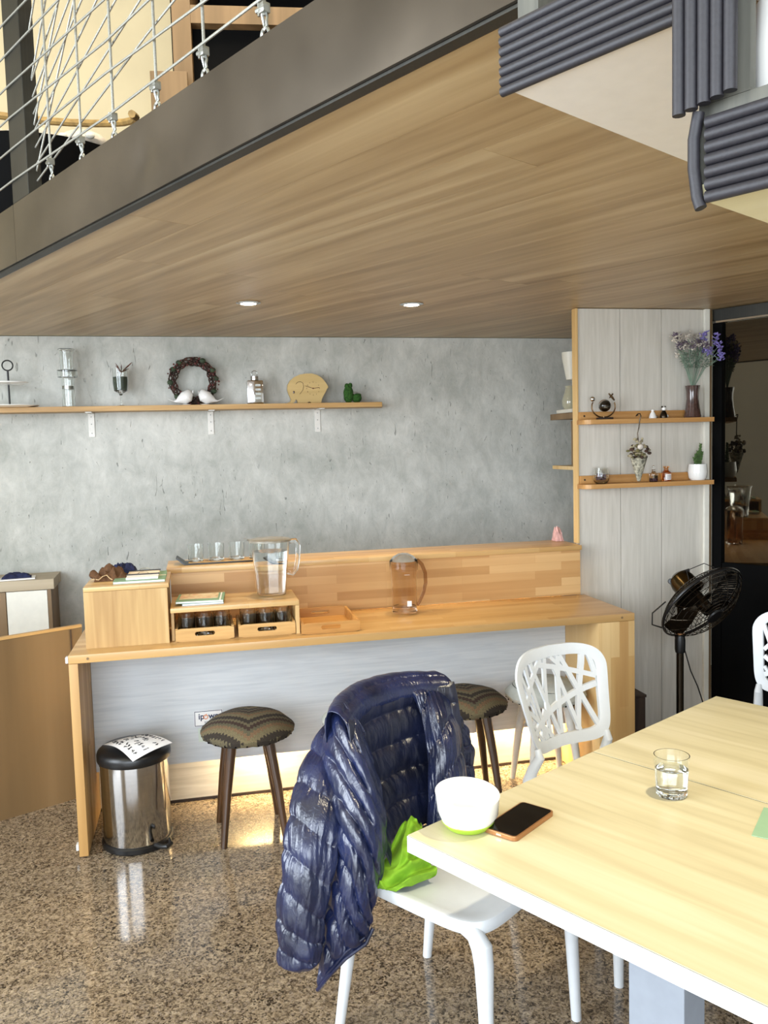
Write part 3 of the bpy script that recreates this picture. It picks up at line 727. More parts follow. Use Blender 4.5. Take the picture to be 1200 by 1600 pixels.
MB().tube([(-.05, -.035, .015), (-.07, -.02, .03), (-.075, -.0, .02)], [.012, .016, .014], 10).build('pouch_neck', M_brownleather, t)
t = thing('navy_pouch', 'folded navy blue cloth pouch behind the brown pouch', 'pouch', CF(.185, .372, zt+.0005), CA)
blob_cloth('cloth_body', M_navycloth, t, .058, .024, .062, 7.1, .15)

# magazine stack on riser shelf
zr = .7905+.1375
o = menu_card('magazine', 'pale blue paper booklet under the food magazine on the riser', 'magazine', .165, .16, .008, M_bluepaper, CF(.505, .205, zr), CA)
o = menu_card('magazine', 'magazine with green border and food picture on the riser shelf', 'magazine', .19, .18, .009, M_bookgreen, CF(.498, .215, zr+.0085), CA-4)
MB().box(-.085, .07, -.04, .085, .0091, .0094).build('cover_picture', M_mag, o, smooth=False)
MB().box(.078, .084, -.088, .088, .0091, .0094).build('cover_stripe', M_paper, o, smooth=False)

# stools -----------------------------------------------------------
def make_stool(label, seatmat, legmat, r, zs, loc, rz, stitch=None, prot=8):
    t = thing('stool', label, 'stool', loc, rz, 'round stools at the bar')
    n = 56; m = MB(); prof = [(0, zs+.060), (.04, zs+.059), (.08, zs+.053), (.115, zs+.043), (.145, zs+.029), (r-.022, zs+.014), (r-.006, zs), (r, zs-.006), (r-.003, zs-.018), (r-.012, zs-.029), (r-.03, zs-.033), (0, zs-.033)]
    m.lathe(prof, n); 
    for i, v in enumerate(m.v):
        x, y, z = v; a = math.atan2(y, x); rr = math.hypot(x, y)
        if rr > r-.03: 
            q = 1+.012*sin(a*26)*(1 if z < zs else .3); m.v[i] = (x*q, y*q, z-.0025*abs(sin(a*13)))
        m.v[i] = (m.v[i][0], m.v[i][1], m.v[i][2]+.004*noise.noise(Vector((x*12, y*12, z*5+loc[0]))))
    co_ = m.build('seat_cushion', seatmat, t); co_.rotation_euler = (0, 0, radians(-rz+prot))
    if stitch and seatmat is not M_zig:
        MB().tube([((r-.035)*cos(a*pi/24), (r-.035)*sin(a*pi/24), zs+.0285+.001*sin(a*5)) for a in range(48)], .0014, 5, loop=True).build('seam_thread', stitch, t)
    if stitch:
        s_ = MB()
        for k in range(26):
            a = 2*pi*k/26; s_.ell(((r-.006)*cos(a), (r-.006)*sin(a), zs-.024), .004, n=6, m=5)
        s_.build('stitching', stitch, t, kind='stuff')
    MB().lathe([(0, zs-.0335), (r-.05, zs-.0335), (r-.05, zs-.042), (0, zs-.042)], 28).build('seat_board', legmat, t)
    for k in range(4):
        a = radians(45+90*k)
        MB().tube([(cos(a)*r*.55, sin(a)*r*.55, zs-.041), (cos(a)*r*.74, sin(a)*r*.74, zs*.5), (cos(a)*r*.92, sin(a)*r*.92, .0)], [.022, .018, .0125], 14).build('leg', legmat, t)
    return t
M_whiteleg = plain('white_stool_leg_paint', '#cfcac0', .4, noise_amt=.04)
make_stool('round stool with zigzag woven seat and dark legs beside the steel bin', M_zig, M_trunk, .188, .437, (-.573, 3.325, 0), 15, M_blackmatte)
make_stool('round stool with plain grey seat mostly hidden behind the jacket', M_greyfelt, M_whiteleg, .183, .43, (-.10, 3.44, 0), 10, M_blackmatte)
make_stool('round stool with zigzag woven seat between the jacket and the white chair', M_zig, M_trunk, .186, .43, (.33, 3.60, 0), 8, M_blackmatte)
make_stool('round stool with plain grey seat and white legs behind the white lattice chair', M_greyfelt, M_whiteleg, .18, .435, (.70, 3.70, 0), 12, M_blackmatte)

# pedal bin ---------------------------------------------------------
t = thing('pedal_bin', 'brushed steel pedal bin with black lid under the bar left end', 'bin', (-1.018, 3.262, 0), 0)
MB().lathe([(0, .001), (.132, .001), (.137, .006), (.138, .022), (.132, .027), (0, .027)], 48).build('base_ring', M_black, t)
MB().lathe([(0, .0275), (.130, .0275), (.131, .03), (.131, .340), (.128, .343), (0, .343)], 64).build('body', M_can, t)
MB().lathe([(0, .3432), (.139, .3432), (.142, .350), (.142, .370), (.138, .381), (.125, .391), (.06, .397), (0, .398)], 48).build('lid', M_black, t)
MB().box(-.150, -.125, .02, .09, .295, .37, c=.006).build('hinge', M_black, t)
MB().tube([(.10, -.105, .030), (.128, -.128, .034), (.150, -.135, .037), (.162, -.12, .042), (.152, -.098, .05)], [.010, .011, .012, .011, .008], 10, sy=.8).build('pedal', M_black, t)
# paper folded over the lid
t = thing('handwritten_paper', 'white sheet with black handwriting lying on the bin lid', 'paper', (-1.001, 3.225, .4025), 0)
def paper_pt(a, b):  # a,b in 0..1
    c = [Vector((-.128, .005, .004)), Vector((.028, -.125, -.018)), Vector((.150, -.01, .010)), Vector((.015, .115, .004))]
    p = (c[0]*(1-a)+c[1]*a)*(1-b)+(c[3]*(1-a)+c[2]*a)*b
    p.z += .020*sin(pi*a)*(1-b*.6)+.006*sin(pi*b); return p
g = [[paper_pt(i/16, j/16) for j in range(17)] for i in range(17)]
mm = MB().grid(g); mm.grid([[p+Vector((0, 0, .0008)) for p in row] for row in g], flip=True); mm.build('sheet', M_paper, t)
ik = MB(); rr = random.Random(11)
for col_ in range(4):
    for row_ in range(9):
        if rr.random() < .12: continue
        a0 = .08+row_*.095; b0_ = .10+col_*.235
        for s_ in range(rr.randint(2, 4)):
            a = a0+rr.uniform(0, .05); b_ = b0_+rr.uniform(0, .13); a2 = a+rr.uniform(-.03, .045); b2 = b_+rr.uniform(.01, .06)
            pts_ = [paper_pt(a+(a2-a)*q/2, b_+(b2-b_)*q/2+(.015 if q == 1 else 0))+Vector((0, 0, .0016)) for q in range(3)]
            ik.tube(pts_, .0022, 5, sy=.5)
ik.build('handwriting', M_ink, t, kind='stuff')

# low plywood partition, far left
t = thing('low_partition', 'low brown plywood partition at the left end of the bar', 'partition', (-1.671, 3.470, 0), 41)
MB().box(-.6, .40, 0, .018, .0, .772).build('panel', M_low, t, smooth=False)
MB().box(-.6, .40, -.002, .020, .773, .785).build('top_edge', M_shelf, t, smooth=False)
MB().box(.345, .352, -.004, -.0022, .0, .77).build('joint_strip', M_darkwood, t, smooth=False)
# side cabinet
t = thing('side_cabinet', 'low cabinet with pale door and greige top against the concrete wall', 'cabinet', (-1.7252, 4.3500, 0.8162), 14)
t.location.z = 0
zc = .905
MB().box(-.90, .0, -.02, .26, zc-.052, zc).build('worktop', wood('greige_laminate', '#9a8a6e', '#ab9b80', '#b9aa90', axis='X', grain=20, rough=.5), t, smooth=False, bevel=.001)
MB().box(-.88, -.018, .0, .255, .0, zc-.053).build('body', M_low, t, smooth=False)
MB().box(-.232, -.036, -.016, -.001, .08, zc-.056).build('door', M_whitepaint, t, smooth=False, bevel=.001)
MB().box(-.034, -.016, -.018, .255, .0, zc-.054).build('side_strip', M_brownwood, t, smooth=False)
MB().box(-.62, -.236, -.016, -.001, .08, zc-.056).build('door', M_low, t, smooth=False, bevel=.001, label='brown door')
cl = t.location
t2 = thing('navy_booklet', 'navy blue cloth folded over white paper on the side cabinet', 'cloth', (cl.x-.17, cl.y+.02, zc+.0005), 20)
MB().box(-.11, .06, -.05, .05, 0, .006).build('white_paper', M_paper, t2, smooth=False)
o = blob_cloth('cloth', M_navycloth, t2, .07, .04, .028, 4.2, .2, 26); o.location = (-.03, .01, .0065)

# ------------------------------------------------------------------ long wall shelf with its ornaments
t = thing('wall_shelf', 'long thin oak shelf on white brackets along the concrete wall', 'shelf', WF(0, 0, 0), WA)
ZS = 1.797
shm = MB().add([(-1.0, -.002, ZS-.027), (2.09, -.002, ZS-.027), (2.05, -.18, ZS-.027), (-1.0, -.18, ZS-.027), (-1.0, -.002, ZS), (2.09, -.002, ZS), (2.05, -.18, ZS), (-1.0, -.18, ZS)],
    [(0, 1, 2, 3), (7, 6, 5, 4), (0, 4, 5, 1), (1, 5, 6, 2), (2, 6, 7, 3), (3, 7, 4, 0)]).build('shelf_board', M_shelf, t, smooth=False, bevel=.0015)
for u_ in (.44, 1.085, 1.70):
    br = MB().box(u_-.016, u_+.016, -.006, -.001, ZS-.160, ZS-.028).build('bracket', M_brackets, t, smooth=False, bevel=.001)
    MB().box(u_-.016, u_+.016, -.165, -.0065, ZS-.033, ZS-.0285).build('bracket_arm', M_brackets, br, smooth=False)
    for zz in (.05, .09, .14): MB().ell((u_, -.0062, ZS-zz), .0035, .001, .0035, 8, 5).build('screw', M_zinc, br)
def on_shelf(name, label, cat, u_, off=.10, rz=0, group=None):
    return thing(name, label, cat, WF(u_, off, ZS+.0005), WA+rz, group)

t = on_shelf('tier_tray', 'two tier white serving tray with black ring handle on the shelf', 'tray', .052, .146)
MB().lathe([(0, 0), (.10, 0), (.140, .006), (.143, .010), (.10, .005), (0, .005)], 40).build('lower_plate', M_ceramic, t)
MB().lathe([(0, .118), (.07, .118), (.095, .126), (.098, .131), (.07, .123), (0, .123)], 36).build('upper_plate', M_ceramic, t)
MB().tube([(0, 0, .0052), (0, 0, .117)], .005, 10).build('pole', M_black, t)
MB().tube([(0, 0, .124), (0, 0, .192)], .005, 10).build('pole', M_black, t)
MB().tube([(.026*cos(a*pi/14), 0, .218+.026*sin(a*pi/14)) for a in range(28)], .0035, 8, loop=True).build('ring_handle', M_black, t)

t = on_shelf('glass_dripper', 'tall stacked clear glass cylinder with a wider middle rim', 'glass', .339)
MB().lathe(shell([(.034, 0), (.034, .15)], .002, .004), 32).build('lower_cylinder', M_glass, t)
MB().lathe([(.036, .155), (.050, .158), (.052, .195), (.034, .20), (.036, .30), (.044, .305), (.042, .308), (.034, .303), (.032, .20), (.050, .193), (.048, .160), (.034, .158)], 32, closed=True).build('upper_cylinder', M_glass, t)
MB().lathe([(0, .095), (.0305, .095), (.0305, .112), (0, .112)], 28).build('metal_filter', M_zinc, t)

t = on_shelf('planted_goblet', 'stemmed glass goblet with dark soil and a dried brown leaf', 'goblet', .6085)
MB().lathe([(0, 0), (.032, 0), (.031, .003), (.005, .008), (.004, .055), (.012, .070), (.036, .084), (.042, .13), (.040, .205), (.038, .205), (.040, .13), (.034, .086), (.010, .076), (0, .075)], 32).build('bowl_and_stem', M_glass, t)
MB().lathe([(0, .087), (.0335, .0875), (.0392, .125), (.0390, .158), (0, .160)], 28).build('soil', M_leafdk, t)
lf = MB(); rr = random.Random(5)
for k in range(9):
    a = rr.uniform(0, 6.28); L = rr.uniform(.045, .075); tip = Vector((.018+cos(a)*L*.8, sin(a)*L*.5, .200+rr.uniform(.0, .04)))
    lf.tube([(.0, 0, .158), (.008, 0, .185), tuple(tip*.6+Vector((.008, 0, .185))*.4), tuple(tip)], [.003, .005, .013, .001], 6, sy=.25)
lf.build('dried_leaf', plain('rust_leaf', '#7c4a34', .8, noise_amt=.25), t)

t = on_shelf('twig_wreath', 'dark twig wreath with berries leaning on the wall behind two birds', 'wreath', .995, .045)
rr = random.Random(9)
def wr(a, R_, r_, ph): return (R_*cos(a)+r_*cos(5*a+ph)*cos(a), r_*sin(5*a+ph)*.8-.005, .137+R_*sin(a)+r_*cos(5*a+ph)*sin(a))
tw2 = MB()
for k in range(9):
    ph = k*.7; R0 = .112+rr.uniform(-.008, .008)
    tw2.tube([wr(2*pi*i/60, R0, .013+.004*(k % 3), ph) for i in range(60)], .0035, 5, loop=True)
tw2.build('twigs', M_red, t, kind='stuff')
bb_ = MB(); lv = MB()
for k in range(110):
    a = rr.uniform(0, 2*pi); R0 = .112+rr.uniform(-.022, .03); bb_.ell((R0*cos(a), -.015+rr.uniform(-.02, .012), .137+R0*sin(a)), rr.uniform(.004, .0065), n=7, m=5)
bb_.build('berries', M_berry, t, kind='stuff')
for k in range(8):
    a = (.5, 1.1, 2.2, 2.6, 3.2, 5.8, .1, 3.9)[k]; R0 = .125
    c = Vector((R0*cos(a), -.022, .137+R0*sin(a))); lv.ell(c, .017, .008, .014, 9, 6)
lv.build('leaf_rosettes', M_leafdk, t)

def bird(label, u_, s_):
    t = on_shelf('ceramic_bird', label, 'bird', u_, .105, group='white ceramic birds on the shelf')
    # body as one swept surface: tail - body - head
    path = [(-.062, 0, .022), (-.045, 0, .023), (-.028, 0, .030), (-.005, 0, .038), (.012, 0, .048), (.020, 0, .066), (.023, 0, .080), (.024, 0, .0875)]
    rad = [.002, .008, .020, .034, .0375, .030, .016, .003]
    MB().tube([(s_*x, y, z) for x, y, z in path], rad, 22).build('body', M_ceramic, t)
    MB().lathe([(.012, .0105), (0, 0)], 8, mat=T(s_*.038, 0, .073) @ RY(s_*90)).build('beak', M_ceramic, t)
    MB().lathe([(0, 0), (.022, 0), (.026, .006), (0, .008)], 20, mat=T(s_*.01, 0, 0)).build('foot', M_ceramic, t)
    MB().tube([(-s_*.055, 0, .021), (-s_*.075, 0, .030), (-s_*.092, 0, .038)], [.007, .006, .002], 10, sy=.5).build('tail', M_ceramic, t)
    return t
bird('white ceramic bird facing right, left one in front of the wreath', .943, 1)
bird('white ceramic bird facing left, right one in front of the wreath', 1.066, -1)

t = on_shelf('hip_flask', 'shiny steel flask bottle with ring cap beside the elephant clock', 'flask', 1.333)
fm = MB().box(-.046, .046, -.022, .022, 0, .135, c=.009); fm.build('body', M_chromed, t)
MB().lathe([(0, .1355), (.024, .1355), (.024, .156), (.018, .160), (0, .161)], 24).build('cap', M_chromed, t)
MB().tube([(.016*cos(a*pi/12), 0, .172+.016*sin(a*pi/12)) for a in range(24)], .0025, 6, loop=True).build('ring', M_zinc, t)
for k in range(4): MB().box(.0, .030, -.0232, -.0222, .028+k*.024, .040+k*.024).build('engraved_letter', M_zinc, t, smooth=False)

# elephant shaped clock
t = on_shelf('elephant_clock', 'pale wooden elephant shaped clock on the shelf', 'clock', 1.632, .095)
OUT = [(60, 455), (130, 458), (165, 432), (187, 395), (205, 420), (210, 455), (342, 458), (350, 440), (372, 432), (395, 442), (400, 458), (538, 458), (548, 400), (580, 340), (612, 290), (628, 252), (645, 245), (640, 215), (610, 165), (560, 105), (500, 65), (420, 42), (340, 42), (250, 55), (170, 90), (110, 140), (75, 200), (70, 260), (85, 320), (105, 365), (118, 400), (105, 430), (70, 440)]
def cl_(x, y): return ((x-355)*.00041, (458-y)*.00041)
k_ = 1.0
mm = MB(); pts_ = [cl_(x, y) for x, y in OUT]
bmx = bmesh.new(); vs_ = [bmx.verts.new((x, -.012, z)) for x, z in pts_]; fc = bmx.faces.new(vs_)
ex = bmesh.ops.extrude_face_region(bmx, geom=[fc]); 
for v in ex['geom']:
    if isinstance(v, bmesh.types.BMVert): v.co.y += .024
bmesh.ops.triangulate(bmx, faces=[f_ for f_ in bmx.faces if len(f_.verts) > 4])
bmx.verts.ensure_lookup_table(); mm.add([v.co.copy() for v in bmx.verts], [[v.index for v in f_.verts] for f_ in bmx.faces]); bmx.free()
mm.build('elephant_board', M_clock, t, smooth=False)
def fl(pts, r, name, mat=M_brownvase, **k): return MB().tube([(cl_(x, y)[0], -.0125, cl_(x, y)[1]) for x, y in pts], r, 6, sy=.4).build(name, mat, t, **k)
fl([(188, 190), (215, 160), (255, 152), (288, 172), (297, 215), (285, 270), (240, 325)], .0028, 'ear_line')
MB().ell((cl_(158, 298)[0], -.0122, cl_(158, 298)[1]), .005, .0015, .008).build('eye', M_brownvase, t)
cx, cz_ = cl_(430, 248)
for k in range(12):
    a = pi/2-k*pi/6; text_part(str(k or 12), .0095, .0003, M_brownvase, t, T(cx+.037*cos(a), -.0126, cz_+.037*sin(a)-.0035) @ RX(90), name='numeral')
fl([(430, 248), (320, 212)], .0030, 'minute_hand', M_berry); fl([(430, 248), (520, 236)], .0034, 'hour_hand', M_berry)
MB().ell((cx, -.0135, cz_), .004, .0015, .004).build('hub', M_berry, t)

t = on_shelf('moss_figure', 'small dark green moss covered animal figure at the shelf end', 'figurine', 1.892)
mo = MB()
mo.ell((-.022, 0, .050), .030, .028, .052, 20, 14); mo.ell((-.030, 0, .098), .014, .013, .016); mo.ell((-.010, 0, .100), .013, .012, .016); mo.ell((.026, 0, .028), .030, .026, .028); mo.ell((.040, 0, .042), .014, .014, .014)
for i, v in enumerate(mo.v):
    v = Vector(v); q = 1+.05*noise.noise(v*90); mo.v[i] = (v.x*q, v.y*q, max(0, v.z*(1+.03*noise.noise(v*80+Vector((3, 3, 3))))))
mo.build('moss_body', M_moss, t, rough_angle=90)
MB().tube([(.0, -.02, .055), (.012, -.024, .062), (.03, -.024, .056)], .0025, 6).build('collar', M_zinc, t)

# ------------------------------------------------------------------ shelves on the panelled partition
def part_shelf(label, z):
    t = thing('display_shelf', label, 'shelf', CF(0, 0, z), CA, 'pine shelves on the white panels')
    pts_ = [(2.334, .5515), (2.334, .49)]+[(2.334+.04-.04*cos(a*pi/12), .49-.04*sin(a*pi/12)) for a in range(1, 7)]+[(3.028, .45), (3.028, .5515)]
    MB().prism(pts_, 0, .022).build('shelf_board', M_shelf2, t, smooth=False, bevel=.001)
    MB().box(2.346, 2.999, .536, .5515, .0222, .062).build('back_lip', M_shelf2, t, smooth=False, bevel=.001)
    for u_ in (2.37, 2.655, 2.97): MB().lathe([(0, .001), (.005, .001), (.005, -.001)], 8, mat=T(u_, .536, .042) @ RX(90)).build('screw', M_darkwood, t)
    return t
part_shelf('upper pine shelf on the white panelled partition, holding the vase', 1.622)
part_shelf('lower pine shelf on the white panelled partition, holding the white pot', 1.309)
ZU = 1.6445; ZL = 1.3315
def on_part(name, label, cat, u_, z, v_=.495, rz=0, group=None): return thing(name, label, cat, CF(u_, v_, z), CA+rz, group)

t = on_part('globe_ornament', 'small glass globe ornament in a bronze curved stand', 'ornament', 2.452, ZU)
MB().box(-.032, .045, -.015, .015, 0, .010, c=.002).build('base', M_darkwood, t)
MB().tube([(.062*cos(radians(a)), 0, .062+.052*sin(radians(a))) for a in range(-205, 30, 12)], .0035, 8).build('arc_arm', M_brass, t)
MB().tube([(0, 0, .0102), (0, 0, .014)], .006, 8).build('stem', M_brass, t)
MB().ell((.006, 0, .067), .030, n=20, m=14).build('glass_ball', M_glass, t)
MB().ell((.012, 0, .062), .0225, n=16, m=10).build('dark_ball', M_darkmetal, t)
MB().ell((-.058, 0, .100), .013, n=12, m=8).build('finial', M_chromed, t)
MB().tube([(.058, 0, .092), (.045, 0, .108), (.028, 0, .126)], [.004, .006, .003], 8).build('finial', M_brass, t)
MB().tube([(.032, 0, .104), (.050, 0, .124)], [.003, .004], 8).build('cross_pin', M_brass, t)

t = on_part('small_figurine', 'tiny white cone shaped figurine on the upper partition shelf', 'figurine', 2.716, ZU, group='tiny figurines')
MB().lathe([(0, 0), (.018, 0), (.019, .006), (.013, .022), (.006, .034), (0, .036)], 18).build('body', M_ceramic, t)
MB().ell((0, 0, .038), .0075).build('head', M_ceramic, t); MB().ell((.022, -.004, .007), .007, .006, .007).build('little_ball', M_brownwood, t)
t = on_part('cat_figurine', 'tiny dark grey figurine with white face and round ears', 'figurine', 2.776, ZU, group='tiny figurines')
MB().lathe([(0, 0), (.018, 0), (.019, .01), (.013, .028), (.007, .038), (0, .040)], 18).build('body', M_darkmetal, t)
MB().ell((0, -.002, .046), .011, .010, .010).build('head', M_ceramic, t)
for s_ in (-1, 1): MB().ell((s_*.008, 0, .056), .0045).build('ear', M_darkmetal, t)
MB().ell((.014, -.006, .010), .008, .007, .008).build('paw', M_ceramic, t)

# vase of dried flowers
t = on_part('vase', 'brown glazed waisted vase on the upper partition shelf', 'vase', 2.935, ZU)
MB().lathe([(0, 0), (.040, 0), (.042, .004), (.034, .05), (.029, .095), (.030, .125), (.036, .158), (.0335, .158), (.0275, .125), (.0265, .095), (.031, .05), (.038, .006), (0, .006)], 32).build('vase_body', M_brownvase, t)
t = on_part('flower_bunch', 'bunch of dried lilac and cream flowers standing in the brown vase', 'flowers', 2.935, ZU+.007)
rr = random.Random(21); st = MB(); lvs = MB(); pc = MB(); pl_ = MB(); pm = MB()
ends = []
for k in range(44):
    x = rr.uniform(-.128, .150); z = .35+rr.uniform(-.04, .07)-abs(x)*.22; y = rr.uniform(-.05, .03)
    e = Vector((x, y, z)); ends.append(e)
    st.tube([(rr.uniform(-.012, .012), rr.uniform(-.01, .01), .004), (x*.10, y*.1, .155), (x*.42, y*.5, .235), tuple(e)], .0011, 4)
    for q in range(4):
        p = Vector((x*.42, y*.5, .235)).lerp(e, rr.uniform(0, .8)); a = rr.uniform(0, 6.28); L = rr.uniform(.018, .034)
        d = Vector((cos(a)*L, sin(a)*L*.6, rr.uniform(-.006, .016)))
        lvs.tube([tuple(p), tuple(p+d*.5+Vector((0, 0, .004))), tuple(p+d)], [.0012, .0062, .0008], 5, sy=.25)
    tgt = pl_ if x > .05 else (pm if rr.random() < .3 else pc)
    for q in range(16):
        p = e+Vector((rr.uniform(-.014, .014), rr.uniform(-.012, .012), rr.uniform(-.014, .016)))
        a = rr.uniform(0, 6.28); tgt.tube([tuple(p), tuple(p+Vector((cos(a)*.006, sin(a)*.006, .004))), tuple(p+Vector((cos(a)*.012, sin(a)*.01, .009)))], [.0018, .0058, .001], 5, sy=.5)
st.build('stems', M_leafgr, t, kind='stuff'); lvs.build('leaves', M_leafgr, t, kind='stuff')
pc.build('cream_blossoms', M_cream_pet, t, kind='stuff'); pl_.build('lilac_blossoms', M_lilac, t, kind='stuff'); pm.build('mauve_buds', M_mauve, t, kind='stuff')

# hanging cone of dried flowers
t = on_part('hanging_flower_cone', 'bark cone of dried flowers hanging by a hook from the upper shelf', 'ornament', 2.600, 1.622, v_=.425)
MB().tube([(-.008, .01, .034), (-.004, .0, .044), (.006, -.005, .045), (.010, -.004, .034), (.006, 0, .015), (.002, 0, -.02), (-.006, 0, -.05), (-.002, 0, -.09)], .0028, 7).build('hook_wire', M_darkmetal, t)
MB().lathe([(0, -.285), (.008, -.28), (.040, -.17), (.036, -.168), (0, -.19)], 22).build('cone', M_birch, t)
fm1 = MB(); fm2 = MB(); fm3 = MB(); rr = random.Random(4)
for k in range(70):
    a = rr.uniform(0, 6.28); r_ = rr.uniform(.0, .056); z = -.145+rr.uniform(-.03, .045)*(1-r_*6)
    p = Vector((r_*cos(a), r_*sin(a)*.75, z)); (fm1, fm2, fm3)[k % 3].ell(p, rr.uniform(.006, .013), rr.uniform(.005, .01), rr.uniform(.005, .010), 8, 6)
for k in range(16):
    p = Vector((rr.uniform(-.025, .025), rr.uniform(-.02, .01), rr.uniform(-.11, -.075))); fm1.ell(p, .006, n=7, m=5)
fm1.build('cream_dried_flowers', plain('cream_dried', '#b5a98a', .9, noise_amt=.3), t, kind='stuff'); fm2.build('brown_dried_flowers', plain('brown_dried', '#4a3529', .9, noise_amt=.3), t, kind='stuff'); fm3.build('moss_tufts', plain('olive_dried', '#777048', .9, noise_amt=.3), t, kind='stuff')
MB().ell((-.012, -.040, -.115), .016, .011, .014).build('white_rose', M_cream_pet, t)

t = on_part('votive_glass', 'round votive glass with purple potpourri on the lower shelf', 'glass', 2.437, ZL)
MB().lathe([(0, 0), (.024, 0), (.036, .012), (.041, .032), (.038, .055), (.034, .078), (.032, .078), (.036, .055), (.038, .032), (.033, .015), (.022, .006), (0, .006)], 30).build('glass_cup', M_glass, t)
pp = MB(); rr = random.Random(8)
for k in range(40):
    a = rr.uniform(0, 6.28); r_ = rr.uniform(0, .024); pp.ell((r_*cos(a), r_*sin(a), .018+rr.uniform(0, .030)), .0065, .005, .0045, 7, 5)
pp.build('potpourri', M_purple, t, kind='stuff')
t = on_part('clear_bottle', 'tiny clear bottle with dark contents next to the amber bottle', 'bottle', 2.720, ZL, group='tiny bottles')
MB().lathe([(0, 0), (.019, 0), (.021, .003), (.021, .038), (.009, .048), (.007, .060), (.010, .062), (.010, .066), (0, .066)], 22).build('bottle_body', M_glass, t)
MB().lathe([(0, .004), (.017, .004), (.017, .018), (0, .018)], 16).build('contents', M_purple, t)
MB().ell((0, 0, .0735), .007).build('stopper', M_glass, t)
MB().add([((.0213)*cos(a), (.0213)*sin(a), z) for z in (.018, .032) for a in [radians(-130+10*k) for k in range(9)]], [(k, k+1, k+10, k+9) for k in range(8)]).build('label', M_darkmetal, t)
t = on_part('amber_bottle', 'tiny amber apothecary bottle with white printed label', 'bottle', 2.790, ZL, group='tiny bottles')
MB().lathe([(0, 0), (.022, 0), (.0245, .003), (.0245, .042), (.011, .054), (.0095, .066), (.015, .068), (.015, .074), (.010, .074), (0, .070)], 24).build('bottle_body', M_amber, t)
MB().add([((.0249)*cos(a), (.0249)*sin(a), z) for z in (.008, .036) for a in [radians(-130+10*k) for k in range(9)]], [(k, k+1, k+10, k+9) for k in range(8)]).build('label', M_paper, t)
for zz in (.028, .021, .014): MB().box(-.010, .010, -.0256, -.0252, zz, zz+.0022).build('label_line', M_berry, t, smooth=False)
t = on_part('flower_pot', 'white rounded ceramic pot on the lower partition shelf', 'pot', 2.965, ZL)
MB().lathe([(0, 0), (.034, 0), (.044, .012), (.0475, .040), (.043, .080), (.040, .080), (.042, .04), (.036, .014), (0, .012)], 32).build('pot_body', M_ceramic, t)
MB().lathe([(0, .0125), (.0352, .0145), (.0405, .04), (.040, .068), (0, .070)], 24).build('soil', M_darkwood, t)
t = on_part('succulent', 'small spiky green succulent growing in the white pot', 'plant', 2.965, ZL+.0705)
su = MB(); rr = random.Random(2)
for sx, sz, L in ((.014, .0, .115), (-.010, 0, .060), (.0, 0, .075), (.022, 0, .07), (-.018, 0, .04)):
    n = int(L/.006)
    su.tube([(sx*.4, 0, .0), (sx*.8, 0, L*.5), (sx*1.2, 0, L*.92)], [.006, .006, .003], 7)
    for k in range(n*3):
        f_ = k/(n*3); a = k*2.4; c = Vector((sx*(.4+.8*f_), 0, .004+L*.9*f_)); l_ = .014*(1-.5*f_)
        d = Vector((cos(a)*l_, sin(a)*l_, .009)); su.tube([tuple(c), tuple(c+d*.6), tuple(c+d)], [.003, .0032, .0005], 5)
su.build('foliage', M_succ, t, kind='stuff')

# shelves and coffee machine behind the partition
t = thing('corner_shelf', 'brown shelf carrying the coffee machine behind the white partition', 'shelf', CF(2.48, .90, 0), CA)
MB().box(.02, .60, .02, .34, 1.665, 1.698).build('shelf_board', M_brownwood, t, smooth=False, bevel=.001)
MB().box(.165, .60, .345, .375, 1.40, 1.66).build('wall_cleat', M_brownwood, t, smooth=False)
t = thing('corner_shelf', 'pale empty shelf below the coffee machine shelf', 'shelf', CF(2.48, .90, 0), CA)
MB().box(.03, .60, .02, .34, 1.385, 1.405).build('shelf_board', M_trimwood, t, smooth=False, bevel=.001)
t = thing('coffee_machine', 'cream coffee machine half hidden behind the white partition', 'coffee machine', CF(2.57, 1.08, 1.6985), CA)
MB().box(-.06, .22, -.10, .10, 0, .022, c=.006).build('base', M_coffee, t)
MB().box(.03, .20, -.09, .09, .0225, .34, c=.012).build('column', M_coffee, t)
MB().lathe([(0, .185), (.028, .185), (.050, .30), (.052, .335), (0, .335)], 24, mat=T(-.012, 0, 0)).build('filter_cone', M_coffee, t)
MB().lathe([(0, .023), (.034, .023), (.044, .04), (.046, .07), (.032, .115), (.026, .14), (.030, .15), (0, .15)], 28, mat=T(-.02, 0, 0)).build('glass_jug', plain('coffee_jug_glass', '#a8a48c', .1, noise_amt=.05, coat=.6), t)
t = thing('pink_cloth', 'small pink cloth hanging at the right end of the backsplash cap', 'cloth', CF(2.296, .70, 1.0365), CA)
blob_cloth('cloth_body', M_pink, t, .022, .03, .085, 1.1, .2, 22)

# ------------------------------------------------------------------ pedestal fan
t = thing('pedestal_fan', 'black and bronze pedestal fan tilted down beside the partition', 'fan', (1.36, 3.86, 0), 0)
MB().lathe([(0, 0), (.17, 0), (.175, .008), (.16, .022), (.05, .035), (.03, .05), (0, .052)], 40).build('base', M_black, t)
MB().tube([(0, 0, .05), (0, 0, .55)], .0165, 16).build('lower_pole', M_darkmetal, t)
MB().tube([(0, 0, .55), (0, 0, .565), (0, 0, .61), (0, 0, .635)], [.021, .024, .024, .020], 16).build('clamp_collar', M_black, t)
MB().tube([(0, 0, .6355), (0, 0, .643)], .021, 16).build('copper_ring', M_copper, t)
MB().tube([(0, 0, .6435), (0, 0, .90)], .0135, 16).build('upper_pole', M_darkmetal, t)
axis = Vector((.40, -.72, -.60)).normalized()
hub = Vector((.070, -.085, .798))      # centre of the guard
side = Vector((.75, 0, .66)); side = (side-axis*side.dot(axis)).normalized(); oth = axis.cross(side)
FM = Matrix((side, oth, axis)).transposed().to_4x4(); FM.translation = hub
